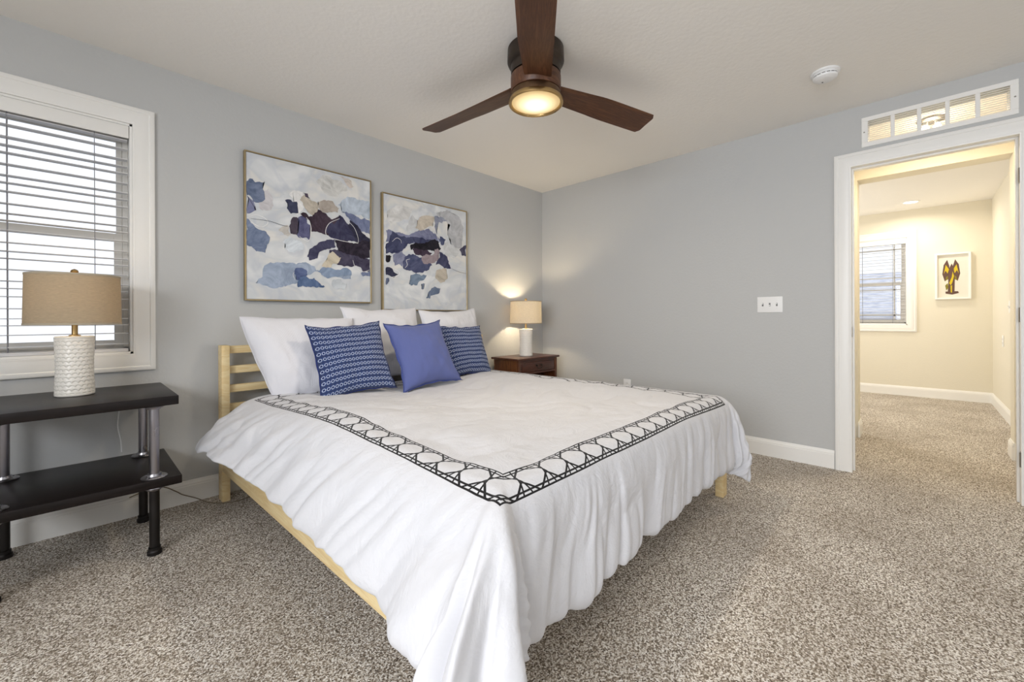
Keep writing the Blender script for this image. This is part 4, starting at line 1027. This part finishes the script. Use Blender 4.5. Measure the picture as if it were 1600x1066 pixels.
vy0, vy1, vz0, vz1 = -3.417, -2.747, 2.160, 2.354
vt = thing('air_vent', 'white louvred return air vent in the wall above the doorway', 'vent', (0, (vy0+vy1)/2, (vz0+vz1)/2))
hw, hh = (vy1-vy0)/2, (vz1-vz0)/2
bm = BM(); bx = 0.028; th = 0.006
for b in ((-th, 0, -hw, hw, hh-bx, hh), (-th, 0, -hw, hw, -hh, -hh+bx), (-th, 0, -hw, -hw+bx+0.004, -hh+bx, hh-bx), (-th, 0, hw-bx-0.004, hw, -hh+bx, hh-bx)): box(bm, *b, bev=0.002, seg=1)
iw = hw-bx-0.004
for k in range(1, 5):
    y = -iw + 2*iw*k/5; box(bm, -th, 0.008, y-0.010, y+0.010, -hh+bx, hh-bx, bev=0.002, seg=1)
obj('grille_frame', bm, MT['trim'], vt)
slots = 11
for k in range(5):
    y_0 = -iw + 2*iw*k/5 + (0.010 if k else 0); y_1 = -iw + 2*iw*(k+1)/5 - (0.010 if k < 4 else 0)
    bm = BM()
    for j in range(slots):
        z = -hh+bx + (2*hh-2*bx)*(j+0.5)/slots
        M_ = Matrix.Translation((0.004, 0, z)) @ Matrix.Rotation(R(-24), 4, 'Y')
        box(bm, -0.0065, 0.0065, y_0, y_1, -0.0013, 0.0013, M=M_)
    obj('louvre', bm, MT['trim'], vt)
for s in (-1, 1):
    bm = BM(); lathe(bm, [(0.0045, 0), (0.004, 0.0015), (0.001, 0.002)], 12, M=Matrix.Translation((-th, s*(hw-0.014), 0)) @ Matrix.Rotation(R(-90), 4, 'Y')); obj('screw', bm, MT['nickel'], vt)

def plate(name, label, cat, loc, M3, w, h, toggles=0, outlet=False):
    t = thing(name, label, cat, loc); t.matrix_world = Matrix.Translation(loc) @ M3
    bm = BM(); box(bm, -w/2, w/2, -0.006, 0, -h/2, h/2, bev=0.003, seg=3); obj('cover_plate', bm, MT['plastic'], t)
    for k in range(toggles):
        x = (k-(toggles-1)/2)*0.046
        bm = BM(); box(bm, x-0.005, x+0.005, -0.0065, -0.0055, -0.012, 0.012); obj('toggle_slot', bm, paint('slot_grey', (120, 120, 122), 0.5), t)
        up = 1 if k != 1 else -1
        bm = BM(); box(bm, x-0.0035, x+0.0035, -0.018, -0.006, up*0.006-0.004, up*0.006+0.004, bev=0.001, M=Matrix.Rotation(0, 4, 'X')); obj('toggle', bm, MT['plastic'], t)
        for s in (-1, 1):
            bm = BM(); lathe(bm, [(0.003, 0), (0.001, 0.001)], 10, M=Matrix.Translation((x, -0.006, s*0.030)) @ Matrix.Rotation(R(90), 4, 'X')); obj('screw', bm, MT['plastic'], t)
    if outlet:
        for s in (-1, 1):
            bm = BM(); lathe(bm, [(0.017, 0), (0.017, 0.002), (0.001, 0.002)], 24, M=Matrix.Translation((0, -0.006, s*0.020)) @ Matrix.Rotation(R(90), 4, 'X'))
            sk = obj('socket', bm, MT['plastic'], t)
            bm = BM()
            for q in (-1, 1): box(bm, q*0.006-0.001, q*0.006+0.001, -0.0085, -0.0078, s*0.020-0.003, s*0.020+0.005)
            obj('socket_slot', bm, MT['black'], sk)
    return t
ME3 = Matrix(((0, 1, 0, 0), (-1, 0, 0, 0), (0, 0, 1, 0), (0, 0, 0, 1)))
plate('light_switch', 'white triple toggle light switch on the grey wall beside the doorway', 'light switch', (0, -2.213, 1.137), ME3, 0.166, 0.118, toggles=3)
plate('wall_outlet', 'white wall outlet low on the grey wall just above the duvet', 'outlet', (0, -1.035, 0.405), ME3, 0.075, 0.118, outlet=True)
MRt = Matrix.Rotation(PI, 4, 'Z')
plate('light_switch', 'small white double switch on the right-hand wall of the far room', 'light switch', (2.62, -3.655, 1.13), MRt, 0.120, 0.118, toggles=2)
plate('wall_outlet', 'white wall outlet low on the right-hand wall of the far room', 'outlet', (3.10, -3.655, 0.78), MRt, 0.075, 0.118, outlet=True)

# ---------------------------------------------------------------- far room things
rl = thing('recessed_light', 'round recessed ceiling light in the far room', 'light', (3.47, -2.955, HC))
bm = BM(); seg = 40
pr_ = [(0.062, 0), (0.085, 0), (0.083, -0.005), (0.066, -0.006)]
G = [[bm.verts.new((r_*math.cos(2*PI*i/seg), r_*math.sin(2*PI*i/seg), z)) for i in range(seg)] for r_, z in pr_]
for k in range(4):
    a_, b_ = G[k], G[(k+1) % 4]
    for i in range(seg): bm.faces.new((a_[i], a_[(i+1) % seg], b_[(i+1) % seg], b_[i]))
obj('trim_ring', bm, MT['trim'], rl)
bm = BM(); lathe(bm, [(0.064, -0.001), (0.064, -0.003), (0.002, -0.004)], 40); obj('lens', bm, MT['hall_glow'], rl)
Lr = area('recessed_lamp', (3.47, -2.955, 2.425), (0.12, 0.12), (0, 0, -1), 9, (1.0, 0.90, 0.74)); Lr.data.shape = 'DISK'; Lr.data.spread = R(165)
pl_ = thing('ceiling_light', 'small two-bulb ceiling light in the passage behind the air vent', 'light', (0.60, -3.085, HC))
bm = BM(); lathe(bm, [(0.075, 0), (0.075, -0.012), (0.06, -0.018), (0.002, -0.018)], 40); obj('ceiling_plate', bm, MT['nickel'], pl_)
for s in (-1, 1):
    bm = BM(); lathe(bm, [(0.014, -0.018), (0.014, -0.035)], 16, (0, s*0.03, 0)); sk = obj('bulb_holder', bm, MT['plastic'], pl_)
    bm = BM(); lathe(bm, [(0.010, -0.035), (0.020, -0.05), (0.024, -0.066), (0.018, -0.083), (0.001, -0.090)], 20, (0, s*0.03, 0)); obj('bulb', bm, MT['bulb_on'], sk)
Lp = area('passage_lamp', (0.60, -3.085, 2.335), (0.16, 0.16), (0, 0, -1), 9, (1.0, 0.88, 0.70)); Lp.data.shape = 'DISK'
point('passage_lamp_glow', (0.60, -3.085, 2.31), 2.0, (1.0, 0.86, 0.66), 0.05)

af = thing('framed_print', 'white box-framed print of a yellow and brown winged shape beyond the doorway', 'picture', (3.97, -3.327, 1.255))
aw, ah = 0.31, 0.575; fw = 0.020
bm = BM()
for b in ((-0.040, -0.002, -aw/2, -aw/2+fw, 0, ah), (-0.040, -0.002, aw/2-fw, aw/2, 0, ah), (-0.040, -0.002, -aw/2+fw, aw/2-fw, 0, fw), (-0.040, -0.002, -aw/2+fw, aw/2-fw, ah-fw, ah)): box(bm, *b, bev=0.0015, seg=1)
obj('frame', bm, MT['trim'], af)
bm = BM(); box(bm, -0.012, -0.004, -aw/2+fw, aw/2-fw, fw, ah-fw); mats = [paint('print_paper', (226, 222, 212), 0.7), paint('print_brown', (98, 74, 66), 0.6), paint('print_yellow', (206, 182, 40), 0.6), paint('print_olive', (132, 122, 48), 0.6)]
def patch(pts, mi, lay):
    vs = [bm.verts.new((-0.0125-0.0003*lay, -y_*aw*0.5, ah/2+z_*ah*0.5)) for y_, z_ in pts]
    f = bm.faces.new(vs); f.material_index = mi; bmesh.ops.triangulate(bm, faces=[f], ngon_method='EAR_CLIP')
# (screen-left is +y, so local u runs to the viewer's right)
for s in (-1, 1):
    patch([(s*0.10-0.08, 0.45), (s*0.22-0.08, 0.72), (s*0.42-0.08, 0.50), (s*0.50-0.08, 0.10), (s*0.36-0.08, -0.22), (s*0.08-0.08, -0.05)], 1, 1)
    patch([(s*0.12-0.08, 0.30), (s*0.30-0.08, 0.50), (s*0.42-0.08, 0.10), (s*0.32-0.08, 0.25), (s*0.20-0.08, 0.12)], 2, 2)
    patch([(s*0.05-0.08, 0.10), (s*0.28-0.08, -0.02), (s*0.34-0.08, -0.20), (s*0.10-0.08, -0.10)], 3, 3)
patch([(-0.26, 0.0), (-0.18, 0.35), (-0.05, 0.55), (0.06, 0.35), (0.12, -0.1), (0.10, -0.70), (-0.28, -0.72), (-0.24, -0.3)], 1, 4)
patch([(-0.20, -0.30), (-0.05, -0.05), (0.0, 0.20), (0.08, 0.0), (-0.02, -0.28), (-0.10, -0.40)], 2, 5)
patch([(-0.12, -0.42), (-0.03, -0.40), (-0.04, -0.72), (-0.11, -0.70)], 2, 6)
patch([(-0.42, -0.40), (-0.28, -0.30), (-0.24, -0.50), (-0.36, -0.62)], 3, 5)
patch([(-0.40, -0.66), (0.30, -0.66), (0.34, -0.74), (-0.02, -0.80), (-0.40, -0.75)], 1, 2)
obj('print_sheet', bm, mats, af, smooth=False)

for m in list(bpy.data.materials):
    if m.users == 0: bpy.data.materials.remove(m)
